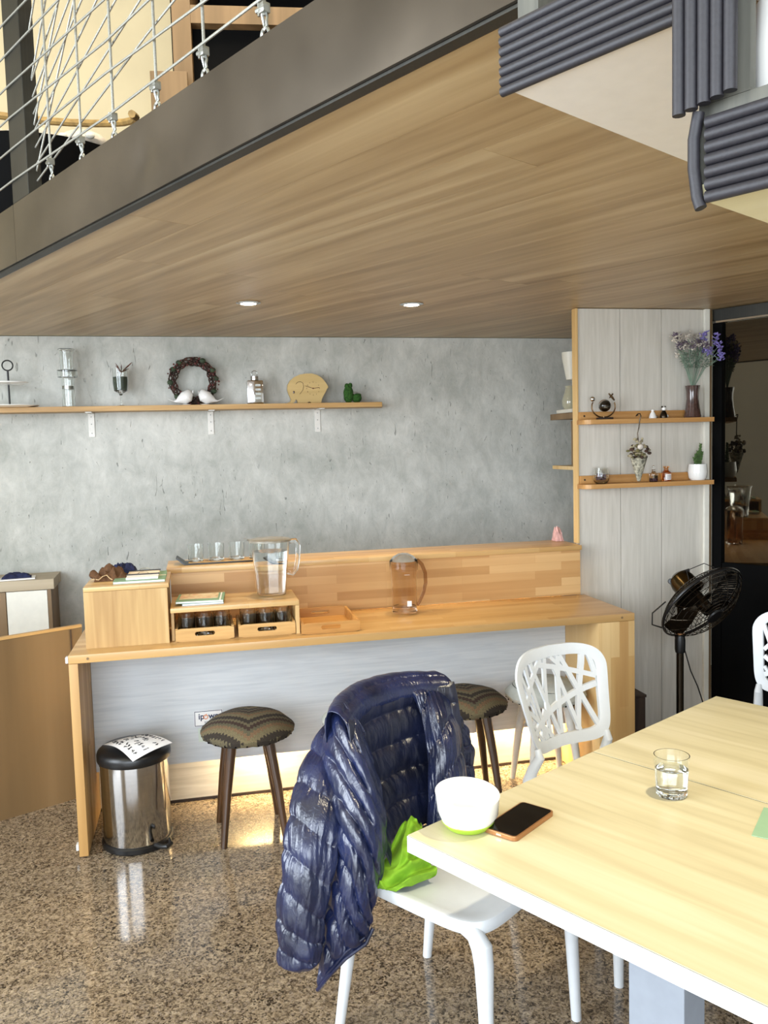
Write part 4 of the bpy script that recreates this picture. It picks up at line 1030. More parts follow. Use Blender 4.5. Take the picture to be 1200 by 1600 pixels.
# local: z = blowing direction
MB().lathe([(0, -.185), (.028, -.181), (.050, -.164), (.058, -.138), (.060, -.085), (.063, -.073), (.0, -.073)], 32, mat=FM).build('motor_housing', M_bronze, t)
MB().lathe([(0, 0), (.012, 0), (.014, .004), (.012, .008), (0, .009)], 14, mat=FM @ T(-.040, .02, -.165) @ RX(-60)).build('knob', M_black, t)
MB().tube([(0, 0, 0), (0, 0, .03)], [.004, .009], 10, mat=FM @ T(.03, .03, -.165) @ RX(40) @ RY(60)).build('oscillation_pin', M_black, t)
MB().tube([(0, 0, .88), tuple(FM @ Vector((.0, .0, -.12)))], .020, 12).build('neck', M_black, t)
def guard(name, zdome, zrim, rin, sgn, rings, spokes):
    m = MB(); Rg = .206
    def prof(f): # f 0 centre ..1 rim
        r = rin+(Rg-rin)*f; return r, zrim+(zdome-zrim)*(1-f**2.6)
    for k in range(spokes):
        a = 2*pi*k/spokes
        m.tube([(prof(q/5)[0]*cos(a+.35*q/5), prof(q/5)[0]*sin(a+.35*q/5), prof(q/5)[1]) for q in range(6)], .0013, 4, mat=FM, cap=False)
    for q in rings:
        r, z = prof(q); m.tube([(r*cos(2*pi*k/40), r*sin(2*pi*k/40), z) for k in range(40)], .0016, 4, mat=FM, loop=True)
    return m.build(name, M_darkmetal, t, kind='stuff')
guard('rear_guard', -.070, -.012, .05, 1, [.0, .3, .55, .8, 1], 72)
guard('front_guard', .085, .010, .035, 1, [.0, .12, .24, .36, .48, .60, .72, .84, .94, 1], 14)
MB().tube([(0.210*cos(2*pi*k/48), 0.210*sin(2*pi*k/48), 0) for k in range(48)], .0042, 8, mat=FM, loop=True, sy=1.6).build('guard_rim', M_black, t)
MB().lathe([(0, .080), (.034, .080), (.040, .086), (.036, .092), (0, .094)], 28, mat=FM).build('front_badge', M_black, t)
MB().lathe([(0, -.05), (.030, -.05), (.030, .035), (.020, .045), (0, .046)], 20, mat=FM).build('blade_hub', M_darkmetal, t)
for k in range(4):
    a0 = 2*pi*k/4+.3; g = []
    for i in range(8):
        r = .028+(.195-.028)*i/7; w_ = .34+.50*sin(pi*min(1, i/7*.9+.1)*.8)
        g.append([Vector((r*cos(a0+w_*(j/5-.5)), r*sin(a0+w_*(j/5-.5)), -.022+.034*(j/5))) for j in range(6)])
    mb_ = MB().grid([[FM @ p for p in row] for row in g]); mb_.grid([[FM @ (p+Vector((0, 0, .0015))) for p in row] for row in g], flip=True)
    mb_.build('blade', M_darkmetal, t)
hd = [FM @ Vector(p) for p in ((-.210, .02, -.01), (-.235, .02, -.05), (-.20, .03, -.09), (-.12, .02, -.10))]
MB().tube([tuple(p) for p in hd], .0035, 7).build('wire_bracket', M_black, t)
MB().tube([tuple(FM @ Vector(p)) for p in ((.12, .19, -.01), (.10, .20, -.05), (.02, .225, -.06), (-.0, .225, -.02))], .002, 6).build('wire_bracket', M_black, t)
MB().tube([tuple(FM @ Vector((-.05, .10, -.05))), (-.045, -.02, .74), (-.035, -.01, .68), (-.022, 0, .62)], .0022, 6).build('cord', M_black, t)
MB().tube([(.022, 0, .56), (.05, .0, .46), (.09, .02, .38), (.14, .05, .25), (.16, .1, .01)], .003, 6).build('power_cord', M_black, t)

# dark box at the foot of the partition
t = thing('storage_box', 'dark brown wooden box on the floor at the bar right end', 'box', CF(2.355, .20, 0), CA)
MB().box(0, .15, 0, .30, 0, .34).build('box_body', M_darkwood, t, smooth=False, bevel=.003)
MB().box(-.004, .154, -.004, .304, .341, .355).build('lid', M_darkwood, t, smooth=False, bevel=.003)

# ------------------------------------------------------------------ hanging foam padded shelf units under the mezzanine
def strips(m4_list, parent, r, L, mat=M_foam):
    for m4 in m4_list:
        MB().tube([(0, 0, 0), (L*.5, 0, 0), (L, 0, 0)], r, 12, mat=m4).build('foam_strip', mat, parent)
ca_ = (0.1919, 1.2029, 2.0300)
t = thing('hanging_shelf', 'white bottomed hanging shelf edged with charcoal foam strips', 'shelf', (ca_[0], ca_[1], 2.03), AA)
# local x along A, local y along B
MB().box(0, .60, 0, .52, 0, .014).build('bottom_panel', plain('offwhite_panel', '#f0ebe5', .55, noise_amt=.015), t, smooth=False)
MB().box(0, .60, 0, .014, .0145, .085).build('front_rail', M_greywood, t, smooth=False)
MB().box(0, .60, .506, .52, .0145, .085).build('rear_rail', M_greywood, t, smooth=False)
MB().box(.0, .035, .015, .055, .015, .158).build('hanger_post', M_greywood, t, smooth=False)
MB().box(.0, .035, .46, .505, .015, .158).build('hanger_post', M_greywood, t, smooth=False)
MB().box(.52, .56, .46, .505, .015, .158).build('hanger_post', M_greywood, t, smooth=False)
for k in range(7):
    MB().tube([(-.012, -.0065, .001+k*.0132), (.25, -.0065, .001+k*.0132), (.58, -.0065, .001+k*.0132)], .0066, 12).build('foam_strip', M_foam, t)
cb_ = (0.3418, 0.9145, 1.8000)
t = thing('hanging_rack', 'spruce bottomed hanging rack wrapped in charcoal foam strips', 'shelf', (cb_[0], cb_[1], 1.80), AA)
MB().box(0, .45, 0, .20, 0, .014).build('bottom_panel', M_palewood, t, smooth=False)
MB().box(.0, .45, 0, .012, .0145, .094).build('front_rail', M_greywood, t, smooth=False)
MB().box(.0, .054, 0, .012, .0945, .388).build('corner_post', M_greywood, t, smooth=False)
MB().box(.0, .012, .0125, .1855, .0145, .388).build('side_board', M_brownwood, t, smooth=False)
MB().box(.0, .45, .186, .20, .0145, .388).build('back_panel', M_brownwood, t, smooth=False)
for k in range(7):
    z = -.002+k*.0125
    MB().tube([(.012, -.0065, z), (.25, -.0065, z), (.45, -.0065, z)], .0062, 12).build('foam_strip', M_foam, t)
for k in range(5):
    x = -.012+k*.0138
    MB().tube([(x, -.0195, .084+.002*k), (x, -.0195, .2), (x, -.0195, .386)], .0067, 12).build('foam_strip', M_foam, t)
MB().tube([(.003, -.0065, .086), (-.002, -.007, .06), (-.002, -.007, .03), (.002, -.007, .0), (.006, -.007, -.012)], .0062, 12).build('foam_strip', M_foam, t)
t2 = thing('white_pot', 'white rounded ceramic pot standing in the hanging rack', 'pot', tuple(Vector((cb_[0], cb_[1], 1.8145))+Av*.080+Bv*.076), 0)
MB().lathe([(0, 0), (.030, 0), (.046, .03), (.056, .09), (.057, .13), (.052, .18), (.048, .18), (.052, .13), (.051, .09), (.040, .035), (0, .01)], 36).build('pot_body', M_ceramic, t2)

# ------------------------------------------------------------------ railing on the mezzanine edge
t = thing('cable_railing', 'wire rope railing with black post on the mezzanine edge', 'railing', (0, 0, 0), AA)
BB = 1.027; ZT = 2.372
a_post = -2.92
MB().box(a_post, a_post+.145, BB-.022, BB+.022, ZT, 3.45).build('post', M_post, t, smooth=False, bevel=.002)
va = [-2.635, -2.405, -2.19, -1.945, -1.715, -1.475, -1.24, -1.0, -.77]
def catr(p): return p
for k, a in enumerate(va):
    MB().tube([(a, BB, ZT+.052), (a+.004*sin(k), BB, 2.8), (a, BB, 3.42)], .0038, 8).build('upright_cable', M_rope, t)
    ey = MB().tube([(a+.013*cos(q*pi/8), BB, ZT+.014+.013*sin(q*pi/8)) for q in range(16)], .0038, 7, loop=True).build('eye_bolt', M_zinc, t)
    MB().tube([(a+.006*cos(q*pi/7), BB+.003*sin(q), ZT+.040+.018*sin(q*pi/7)) for q in range(14)], .0032, 6, loop=True).build('shackle', M_zinc, t)
    cl2 = MB().tube([(a-.020, BB-.004, ZT+.066), (a+.012, BB-.004, ZT+.062)], [.006, .007], 8)
    cl2.box(a-.008, a+.010, BB-.010, BB+.008, ZT+.055, ZT+.075, c=.002).tube([(a-.014, BB-.004, ZT+.054), (a-.014, BB-.004, ZT+.08)], .0035, 6)
    cl2.build('cable_clamp', M_zinc, t)
for k in range(10):
    z = ZT+.07+k*.098
    MB().tube([(a_post+.03, BB-.026, z), (-2.2, BB-.010, z+.012*sin(k*2)), (-1.5, BB-.007, z+.012*cos(k*3)), (-.7, BB-.007, z)], .0032, 6).build('side_cable', M_rope, t)
    MB().tube([(-4.98, BB-.026, z+.02), (-4.0, BB-.020, z), (a_post+.03, BB-.026, z)], .0032, 6).build('side_cable', M_rope, t)
# crossing net cables
for k in range(7):
    z0_ = ZT+.04+k*.05
    MB().tube([(a_post+.12, BB+.008, z0_), (-2.0, BB+.010, z0_+.17+.05*k), (-1.0, BB+.010, z0_+.34+.11*k)], .0030, 6).build('net_cable', M_rope, t)
for k in range(6):
    z0_ = ZT+.05+k*.14
    MB().tube([(a_post+.12, BB+.008, z0_), (a_post+.146+.35+.03*k, BB+.012, min(z0_+.42+.06*k, 3.44))], .0030, 6).build('net_cable', M_rope, t)

# things on the mezzanine
t = thing('open_cabinet', 'tall open wooden cabinet with interior blackened as shade on the mezzanine', 'cabinet', (-0.8021, 3.5500, 2.9599), 6)
t.location.z = 2.352
MB().box(0, .075, 0, .40, 0, 2.1).build('side_post', M_brownwood, t, smooth=False, bevel=.001)
MB().box(1.10, 1.175, 0, .40, 0, 2.1).build('side_post', M_brownwood, t, smooth=False, bevel=.001)
MB().box(.076, 1.099, .37, .40, 0, 2.1).build('back_panel', M_blackmatte, t, smooth=False)  # black colour stands for the shade of the recess
for z in (.60, .955, 1.35, 1.75): MB().box(.0755, 1.0995, 0, .369, z-.035, z+.035).build('shelf_board', M_brownwood, t, smooth=False)
MB().box(.0755, 1.0995, .05, .369, 0.60+.036, .919).build('bay_shade_block', M_blackmatte, t, smooth=False)  # added black block, imitates the darkness inside this bay
MB().box(-.004, -.0005, .002, .40, 0, 2.1).build('edge_gap', M_blackmatte, t, smooth=False)
tl_ = t.location
t = thing('brown_panel', 'brown board leaning against the open cabinet on the mezzanine', 'board', (tl_.x-.075, tl_.y-.06, 2.352), 6)
MB().box(-.005, .14, -.02, 0, 0, .70).build('board_panel', M_brownwood, t, smooth=False, bevel=.001)
# rattan seat
t = thing('rattan_chair', 'brown rattan lounge seat with pale cushions behind the railing', 'chair', (-1.3927, 3.6000, 2.7336), 20)
t.location.z = 2.352
rm = MB()
MB().tube([(.42*cos(radians(a)), .30*sin(radians(a)), .44+.10*sin(radians(a*2))) for a in range(-30, 215, 15)], .030, 10).build('rim', plain('rattan_brown', '#7a5230', .6, noise_amt=.3, scale=60), t)
MB().tube([(.40*cos(radians(a)), .30*sin(radians(a)), .62+.06*sin(radians(a))) for a in range(-20, 205, 15)], .016, 8).build('top_rail', plain('rattan_light', '#a98a52', .6, noise_amt=.2), t)
MB().lathe([(0, 0), (.30, 0), (.38, .15), (.42, .38), (.36, .40), (0, .36)], 28).build('seat_base', M_blackmatte, t)
for k, (x, z) in enumerate(((-.22, .47), (-.02, .46), (.18, .46))): MB().ell((x, -.05, z), .11, .14, .06, 16, 10).build('cushion', M_cream_pet, t)
for k in range(7): MB().ell((-.10+.10*k, -.29+.03*abs(k-3), .43), .018, .012, .012).build('stud', M_whitepaint, t)
t = thing('floor_batten', 'short pale wooden batten at the mezzanine edge by the post', 'batten', tuple(ab(-3.05, 1.05, 2.352)), AA)
MB().box(-.30, .10, 0, .03, 0, .02).build('batten_body', M_trimwood, t, smooth=False)

# ------------------------------------------------------------------ tables
def make_table(label, corner, wid=.655, L=1.20):
    t = thing('cafe_table', label, 'table', corner, AA, 'cafe tables pushed together')   # local x along A, y along B
    MB().box(0, L, 0, wid, .714, .748).build('edge_band', M_whiteedge, t, smooth=False, bevel=.0006)
    MB().box(.0015, L-.0015, .0015, wid-.0015, .7482, .7500).build('tabletop', M_table, t, smooth=False)
    MB().box(.0004, L-.0004, .0004, wid-.0004, .7474, .7482).build('dark_line', M_foam, t, smooth=False)
    for x in (.395, .86):
        MB().box(x-.06, x+.06, wid/2-.04, wid/2+.04, .03, .713).build('pedestal', M_greymetal, t, smooth=False, bevel=.002)
        MB().box(x-.04, x+.04, wid/2-.24, wid/2+.24, .0, .029).build('foot_bar', M_greymetal, t, smooth=False, bevel=.004)
    MB().box(.20, 1.0, wid/2-.03, wid/2+.03, .69, .7135).build('under_rail', M_greymetal, t, smooth=False)
    return t
make_table('pale maple cafe table nearest the camera with bowl and phone', (.029, 1.675, 0))
c2_ = Vector((.029, 1.675, 0))+Bv*.6575
make_table('pale maple cafe table pushed behind the nearest one', tuple(c2_))

t = thing('bowl', 'white plastic bowl with green base on the table corner', 'bowl', (.158, 1.708, .7505), 0)
MB().lathe([(0, 0), (.043, 0), (.046, .002), (.055, .014), (.0545, .0155), (0, .0155)], 44).build('green_base', M_green, t)
ob = MB().lathe([(0, .0157), (.0548, .0157), (.064, .036), (.0675, .072), (.0655, .0725), (.061, .040), (.045, .021), (0, .019)], 48)
ob.v = [(x, y, z+(x*-.06+y*.10 if z > .03 else 0)) for x, y, z in ob.v]
ob.build('bowl_body', M_ceramic, t)

p0, p1, p2, p3 = Vector((.186, 1.679, 0)), Vector((.246, 1.614, 0)), Vector((.355, 1.759, 0)), Vector((.293, 1.805, 0))
cph = (p0+p1+p2+p3)/4; an = math.degrees(math.atan2((p3-p0).y, (p3-p0).x))
t = thing('smartphone', 'smartphone with black screen in copper case on the table', 'phone', (cph.x-.004, cph.y, .7505), an)
pm_ = MB(); 
def rrect(w, h, r, n=6):
    o = []
    for cx_, cy_, a0 in ((w/2-r, h/2-r, 0), (-w/2+r, h/2-r, 90), (-w/2+r, -h/2+r, 180), (w/2-r, -h/2+r, 270)):
        o += [(cx_+r*cos(radians(a0+90*k/n)), cy_+r*sin(radians(a0+90*k/n))) for k in range(n+1)]
    return o
pm_.prism(rrect(.158, .081, .011), 0, .0095).build('case', M_copper, t, smooth=False, bevel=.0012)
MB().prism(rrect(.150, .073, .008), .0096, .0102).build('screen', M_screen, t, smooth=False)
MB().box(-.0797, -.0790, -.006, .006, .0035, .0065).build('charging_port', M_chromed, t, smooth=False)

t = thing('water_glass', 'tumbler of water on the table seam', 'glass', (.628, 1.835, .7505), 0)
MB().lathe([(0, 0), (.031, 0), (.034, .004), (.039, .092), (.0372, .092), (.0325, .018), (.026, .014), (0, .013)], 40).build('tumbler_body', M_glass, t)
MB().lathe([(0, .0134), (.0258, .0144), (.0322, .0184), (.0352, .062), (0, .062)], 36).build('water', M_water, t)
for k in range(16):
    a = 2*pi*k/16; MB().ell((.030*cos(a), .030*sin(a), .005), .004, n=7, m=5).build('cut_facet', M_glass, t)
t = thing('mint_card', 'translucent mint green card at the right edge of the table', 'card', (.80, 1.665, .7505), 57)
MB().box(-.075, .075, -.05, .05, 0, .0015).build('card_body', M_green_card, t, smooth=False, bevel=.0004)

# ------------------------------------------------------------------ lattice back chairs
def back_pt(s, tt, off=0.0):
    """backrest surface: s -1..1 across (y), tt 0 bottom..1 top; off forward offset"""
    w_ = .165+.040*min(1, tt*1.25) if tt < .8 else .205-.004*(tt-.8)/.2
    x = -.205-.075*tt+.060*s*s-.006*sin(pi*tt)
    z = .530+.315*tt+.012*(1-s*s)*tt-.0*abs(s)
    return Vector((x+off, s*w_, z))
OPL, OPR, OPB, OPT = -.82, .82, .12, .88
def op(u_, v_):  # opening coords 0..1
    return OPL+(OPR-OPL)*u_, OPB+(OPT-OPB)*v_
BARS = [((.62, 1), (1., 0), .05), ((.88, 1), (.74, 0), .05), ((.60, 1), (.50, 0), .05), ((.54, .85), (.76, 0), .045), ((.42, 1), (.30, 0), .045), ((0, .13), (1, .60), .055),
        ((.33, .93), (1, .70), .05), ((.20, 1), (.47, 0), .04), ((.10, 1), (.24, 0), .045), ((0, .52), (.36, 1), .045), ((0, .92), (.20, 0), .04), ((0, .42), (.34, 0), .045), ((.94, 1), (1, .70), .04), ((.5, 1), (.66, .80), .04), ((.0, .26), (.12, 0), .03), ((.12, 0), (.30, .35), .04)]
def make_chair(label, loc, rz, group='white lattice back chairs'):
    t = thing('lattice_chair', label, 'chair', loc, rz, group)
    # seat
    def outline(k, n, sc=1.0):
        a = 2*pi*k/n; e = .36; cx_, sy_ = cos(a), sin(a)
        x = math.copysign(abs(cx_)**e, cx_)*.215*sc; y = math.copysign(abs(sy_)**e, sy_)*.215*sc
        y *= (1+.05*(x/.215)); return x, y
    n = 64; m = MB(); rows = [(.0, .437), (.55, .438), (.85, .443), (.955, .450), (.985, .449), (1.0, .441), (1.0, .428), (.985, .418), (.955, .415), (.85, .421), (.5, .420), (.0, .420)]
    rows = rows[::-1]; vs = []; idx = []
    for sc, z in rows:
        if sc == 0: idx.append([len(vs)]); vs.append((0, 0, z))
        else:
            idx.append(list(range(len(vs), len(vs)+n))); vs += [outline(k, n, sc)+(z,) for k in range(n)]
    fs = []
    for a, b_ in zip(idx, idx[1:]):
        for k in range(n):
            j = (k+1) % n
            if len(a) == 1: fs.append((a[0], b_[j], b_[k]))
            elif len(b_) == 1: fs.append((a[k], a[j], b_[0]))
            else: fs.append((a[k], a[j], b_[j], b_[k]))
    m.add(vs, fs).build('seat', M_whiteplas, t)
    # legs flow out of the seat corners
    for s_ in (-1, 1):
        MB().tube([(.135, s_*.192, .425), (.180, s_*.196, .420), (.203, s_*.200, .395), (.210, s_*.203, .355), (.215, s_*.207, .25), (.225, s_*.213, .0)], [.014, .021, .025, .0225, .018, .0135], 14).build('leg', M_whiteplas, t)
        MB().tube([(-.150, s_*.168, .425), (-.185, s_*.172, .425), (-.208, s_*.176, .385), (-.225, s_*.182, .25), (-.262, s_*.195, .0)], [.014, .022, .022, .018, .0135], 14).build('leg', M_whiteplas, t)
        MB().tube([(-.185, s_*.176, .418), (-.192, s_*.172, .45), (-.178, s_*.165, .49), (back_pt(s_*.93, .02)), (back_pt(s_*.92, .10))], [.019, .018, .017, .015, .010], 14, sy=1.1).build('back_support', M_whiteplas, t)
    # backrest frame and lattice
    th = .010
    def ribbon(m, pts, wid):
        """flat strip following the backrest surface; pts list of (s,t)"""
        row = []
        for i, (s, q) in enumerate(pts):
            a, b_ = pts[max(i-1, 0)], pts[min(i+1, len(pts)-1)]
            d = Vector(((b_[0]-a[0])*.2, (b_[1]-a[1])*.32)); d.normalize(); nx, nz = -d.y, d.x
            l = (s+nx*wid/2/.2, q+nz*wid/2/.32); r = (s-nx*wid/2/.2, q-nz*wid/2/.32)
            row.append([back_pt(l[0], l[1], th/2), back_pt(r[0], r[1], th/2), back_pt(r[0], r[1], -th/2), back_pt(l[0], l[1], -th/2)])
        vs = [p for r_ in row for p in r_]; fs = []
        for i in range(len(row)-1):
            for k in range(4): j = (k+1) % 4; fs.append((i*4+k, i*4+j, i*4+4+j, i*4+4+k))
        fs += [(3, 2, 1, 0), tuple(len(vs)-4+k for k in range(4))]
        m.add(vs, fs)
    fr = MB()
    # frame ring between inner opening and outer outline
    nn = 80; ring_in = []; ring_out = []
    for k in range(nn):
        a = 2*pi*k/nn; e = .30; c_, s_ = cos(a), sin(a)
        ui = math.copysign(abs(c_)**e, c_); vi = math.copysign(abs(s_)**e, s_)
        si = .83*ui; ti = .50+.385*vi
        e2 = .38; uo = math.copysign(abs(c_)**e2, c_); vo = math.copysign(abs(s_)**e2, s_)
        so = 1.0*uo; to = .50+.50*vo
        ring_in.append((si, ti)); ring_out.append((so, to))
    L_ = [[back_pt(s, q, th*.5) for s, q in ring_in], [back_pt(s*.5+s2*.5, q*.5+q2*.5, th*.8) for (s, q), (s2, q2) in zip(ring_in, ring_out)], [back_pt(s, q, th*.45) for s, q in ring_out],
          [back_pt(s, q, -th*.5) for s, q in ring_out], [back_pt(s*.5+s2*.5, q*.5+q2*.5, -th*.8) for (s, q), (s2, q2) in zip(ring_in, ring_out)], [back_pt(s, q, -th*.5) for s, q in ring_in]]
    vs = [p for r_ in L_ for p in r_]; fs = []
    for a in range(6):
        b_ = (a+1) % 6
        for k in range(nn): j = (k+1) % nn; fs.append((a*nn+k, a*nn+j, b_*nn+j, b_*nn+k))
    fr.add(vs, fs).build('back_frame', M_whiteplas, t)
    la = MB()
    for (a, b_, w_) in BARS:
        s0, t0 = op(*a); s1, t1 = op(*b_)
        la.__class__.ribbon = None
        ribbon(la, [(s0+(s1-s0)*q/8, t0+(t1-t0)*q/8) for q in range(9)], w_*.33)
    la.build('back_lattice', M_whiteplas, t, smooth=False)
    return t
CH1 = (.170, 2.130, 0); YAW1 = -40
ch = make_chair('white lattice chair nearest the camera under the navy jacket', CH1, YAW1)
copy_tree(ch, loc=(.692, 2.585, 0), rz=-58, label='white lattice chair tucked at the tables beyond the phone')
copy_tree(ch, loc=(1.455, 3.06, 0), rz=222, label='white lattice chair cut off by the right edge of the photo')

# ------------------------------------------------------------------ quilted down jacket over the nearest chair
def puffed(ctrl, nu, nv, chan, axis='v', amp=.012, slant=0.0, seed=0, wr=.0035, thick=.010, outward=None, freq=26):
    """quilted panel from a control grid (rows v top to bottom, columns u left to right)"""
    g = []
    for i in range(nv+1):
        row = []
        for j in range(nu+1):
            u_, v_ = j/nu, i/nv
            row.append(surf(ctrl, u_, v_))
        g.append(row)
    def nrm(i, j):
        a = g[min(i+1, nv)][j]-g[max(i-1, 0)][j]; b_ = g[i][min(j+1, nu)]-g[i][max(j-1, 0)]
        n_ = b_.cross(a)
        return n_.normalized() if n_.length > 1e-9 else Vector((0, -1, 0))
    out = []; inn = []
    for i in range(nv+1):
        ro, ri = [], []
        for j in range(nu+1):
            u_, v_ = j/nu, i/nv; n_ = nrm(i, j)
            if outward is not None and n_.dot(outward) < 0: n_ = -n_
            q = (v_ if axis == 'v' else u_)+slant*((u_ if axis == 'v' else v_)-.5); o_ = u_ if axis == 'v' else v_
            ph = q*chan+.10*noise.noise(Vector((u_*3+seed, v_*3, seed)))
            f_ = ph-math.floor(ph); pf = (1-abs(2*f_-1)**2.4)**.8
            seam = 1-pf
            w_ = noise.noise(Vector((o_*freq+seed*3+.5*sin(ph*3), ph*1.25+seed, seed*.7)))+.5*noise.noise(Vector((o_*freq*2.3+seed, ph*2.2, seed)))
            w2 = noise.noise(Vector((o_*freq*.38+seed, ph*1.3, seed+9)))
            edge = min(1, min(u_, 1-u_, v_, 1-v_)*14+.15)
            d = amp*pf*edge*(1+.28*w2)+wr*w_*(.35+1.1*seam)*edge*1.6
            p = g[i][j]+n_*d; ro.append(p); ri.append(g[i][j]-n_*thick*edge)
        out.append(ro); inn.append(ri)
    m = MB(); m.grid(out); m.grid(inn, flip=True); W = nu+1; K = W*(nv+1)
    per = [(0, j) for j in range(W)]+[(i, nu) for i in range(1, nv+1)]+[(nv, j) for j in range(nu-1, -1, -1)]+[(i, 0) for i in range(nv-1, 0, -1)]
    for k in range(len(per)):
        a, b_ = per[k], per[(k+1) % len(per)]; ia, ib = a[0]*W+a[1], b_[0]*W+b_[1]; m.f.append((ib, ia, ia+K, ib+K))
    return m
def chw(x, y, z):   # chair local to world
    a = radians(YAW1); return Vector((CH1[0]+x*cos(a)-y*sin(a), CH1[1]+x*sin(a)+y*cos(a), z))
jt = thing('down_jacket', 'shiny navy blue quilted down jacket draped over the nearest chair back', 'jacket', (0, 0, 0), 0)
CAMW = Vector((0, -1, .35))
# inner lining over the front of the backrest
def cb(s_, tt, off):
    p = back_pt(s_, tt, off); return tuple(chw(p.x, p.y, p.z))
SS = (-1.12, -.7, -.2, .35, .85, 1.15)
lin_ctrl = [[cb(s_, tt, .026+(.012 if abs(s_) > 1 else 0)) for s_ in SS] for tt in (1.05, .88, .68, .48, .28, .08, -.12)]
puffed(lin_ctrl, 100, 140, 5, amp=.011, seed=2, wr=.003, thick=.005, outward=CAMW, freq=24).build('lining', M_nylon_in, jt, rough_angle=80)
# collar rim rolled over the backrest top
col_ctrl = [[cb(s_, tt, off) for s_ in SS] for tt, off in ((.93, .036), (1.035, .030), (1.10, .006), (1.09, -.03), (.98, -.045), (.84, -.050))]
puffed(col_ctrl, 84, 60, 3, amp=.006, seed=5, wr=.002, thick=.005, outward=None, freq=20).build('collar', M_nylon, jt, rough_angle=80)
# front panel hanging down at the far side (right in the photo)
fr_ctrl = [
 [(0.0593, 2.3600, 0.8546), (0.1046, 2.3900, 0.8521), (0.1463, 2.4100, 0.8337), (0.1761, 2.4200, 0.7955)],
 [(0.0959, 2.3300, 0.7627), (0.1312, 2.3100, 0.7795), (0.1683, 2.3300, 0.7644), (0.1963, 2.3900, 0.7207)],
 [(0.1028, 2.2900, 0.6846), (0.1410, 2.2700, 0.7002), (0.1778, 2.2900, 0.6862), (0.2068, 2.3600, 0.6421)],
 [(0.1027, 2.2600, 0.5961), (0.1403, 2.2400, 0.6053), (0.1787, 2.2600, 0.5958), (0.2114, 2.3300, 0.5580)],
 [(0.0920, 2.2400, 0.4870), (0.1332, 2.2200, 0.5026), (0.1724, 2.2300, 0.5040), (0.2087, 2.3000, 0.4777)],
 [(0.0852, 2.2200, 0.3881), (0.1298, 2.2000, 0.4117), (0.1689, 2.2100, 0.4181), (0.2024, 2.2700, 0.3995)]]
puffed(fr_ctrl, 90, 150, 4, amp=.010, slant=.35, seed=8, wr=.0045, thick=.010, outward=CAMW, freq=15).build('front_panel', M_nylon, jt, rough_angle=80)
# front panel hanging over the near side, down to a pointed hem
fl_ctrl = [
 [(-0.1516, 2.2000, 0.8274), (-0.1367, 2.1700, 0.8679), (-0.1202, 2.1500, 0.8840), (-0.1056, 2.1500, 0.8699), (-0.0942, 2.1700, 0.8253)],
 [(-0.1759, 2.1500, 0.7589), (-0.1362, 2.0900, 0.8001), (-0.0995, 2.0700, 0.8062), (-0.0715, 2.0800, 0.7819), (-0.0511, 2.1400, 0.7283)],
 [(-0.1735, 2.1000, 0.6763), (-0.1272, 2.0450, 0.7079), (-0.0877, 2.0200, 0.7171), (-0.0506, 2.0300, 0.6956), (-0.0251, 2.0900, 0.6426)],
 [(-0.1590, 2.0600, 0.5927), (-0.1181, 2.0000, 0.6261), (-0.0796, 1.9800, 0.6342), (-0.0431, 1.9900, 0.6124), (-0.0208, 2.0500, 0.5635)],
 [(-0.1558, 2.0400, 0.5023), (-0.1172, 1.9850, 0.5328), (-0.0820, 1.9650, 0.5421), (-0.0517, 1.9750, 0.5232), (-0.0341, 2.0200, 0.4860)],
 [(-0.1727, 2.0300, 0.4080), (-0.1354, 1.9800, 0.4417), (-0.1033, 1.9650, 0.4492), (-0.0758, 1.9700, 0.4391), (-0.0554, 2.0100, 0.4060)],
 [(-0.1884, 2.0250, 0.3108), (-0.1575, 1.9850, 0.3477), (-0.1247, 1.9700, 0.3689), (-0.0903, 1.9750, 0.3748), (-0.0629, 2.0050, 0.3627)],
 [(-0.1983, 2.0200, 0.1963), (-0.1775, 1.9950, 0.2393), (-0.1435, 1.9800, 0.2829), (-0.1080, 1.9800, 0.3132), (-0.0798, 2.0000, 0.3231)]]
puffed(fl_ctrl, 120, 300, 9, amp=.011, slant=-.40, seed=12, wr=.0048, thick=.016, outward=CAMW, freq=9).build('front_panel', M_nylon, jt, rough_angle=80)
MB().tube([tuple(p) for p in (Vector((-0.1977, 2.0120, 0.1950)), Vector((-0.1703, 1.9850, 0.2440)), Vector((-0.1239, 1.9750, 0.2987)), Vector((-0.0732, 1.9900, 0.3257)), Vector((-0.0550, 2.0000, 0.3588)))], .0075, 8, sy=.7).build('hem_binding', M_nylon, jt)
MB().tube([tuple(p) for p in (Vector((-0.1917, 2.0050, 0.2163)), Vector((-0.1630, 1.9790, 0.2643)), Vector((-0.1231, 1.9690, 0.3172)), Vector((-0.0756, 1.9820, 0.3472)))], .0045, 8, sy=.7).build('hem_binding', M_nylon, jt)
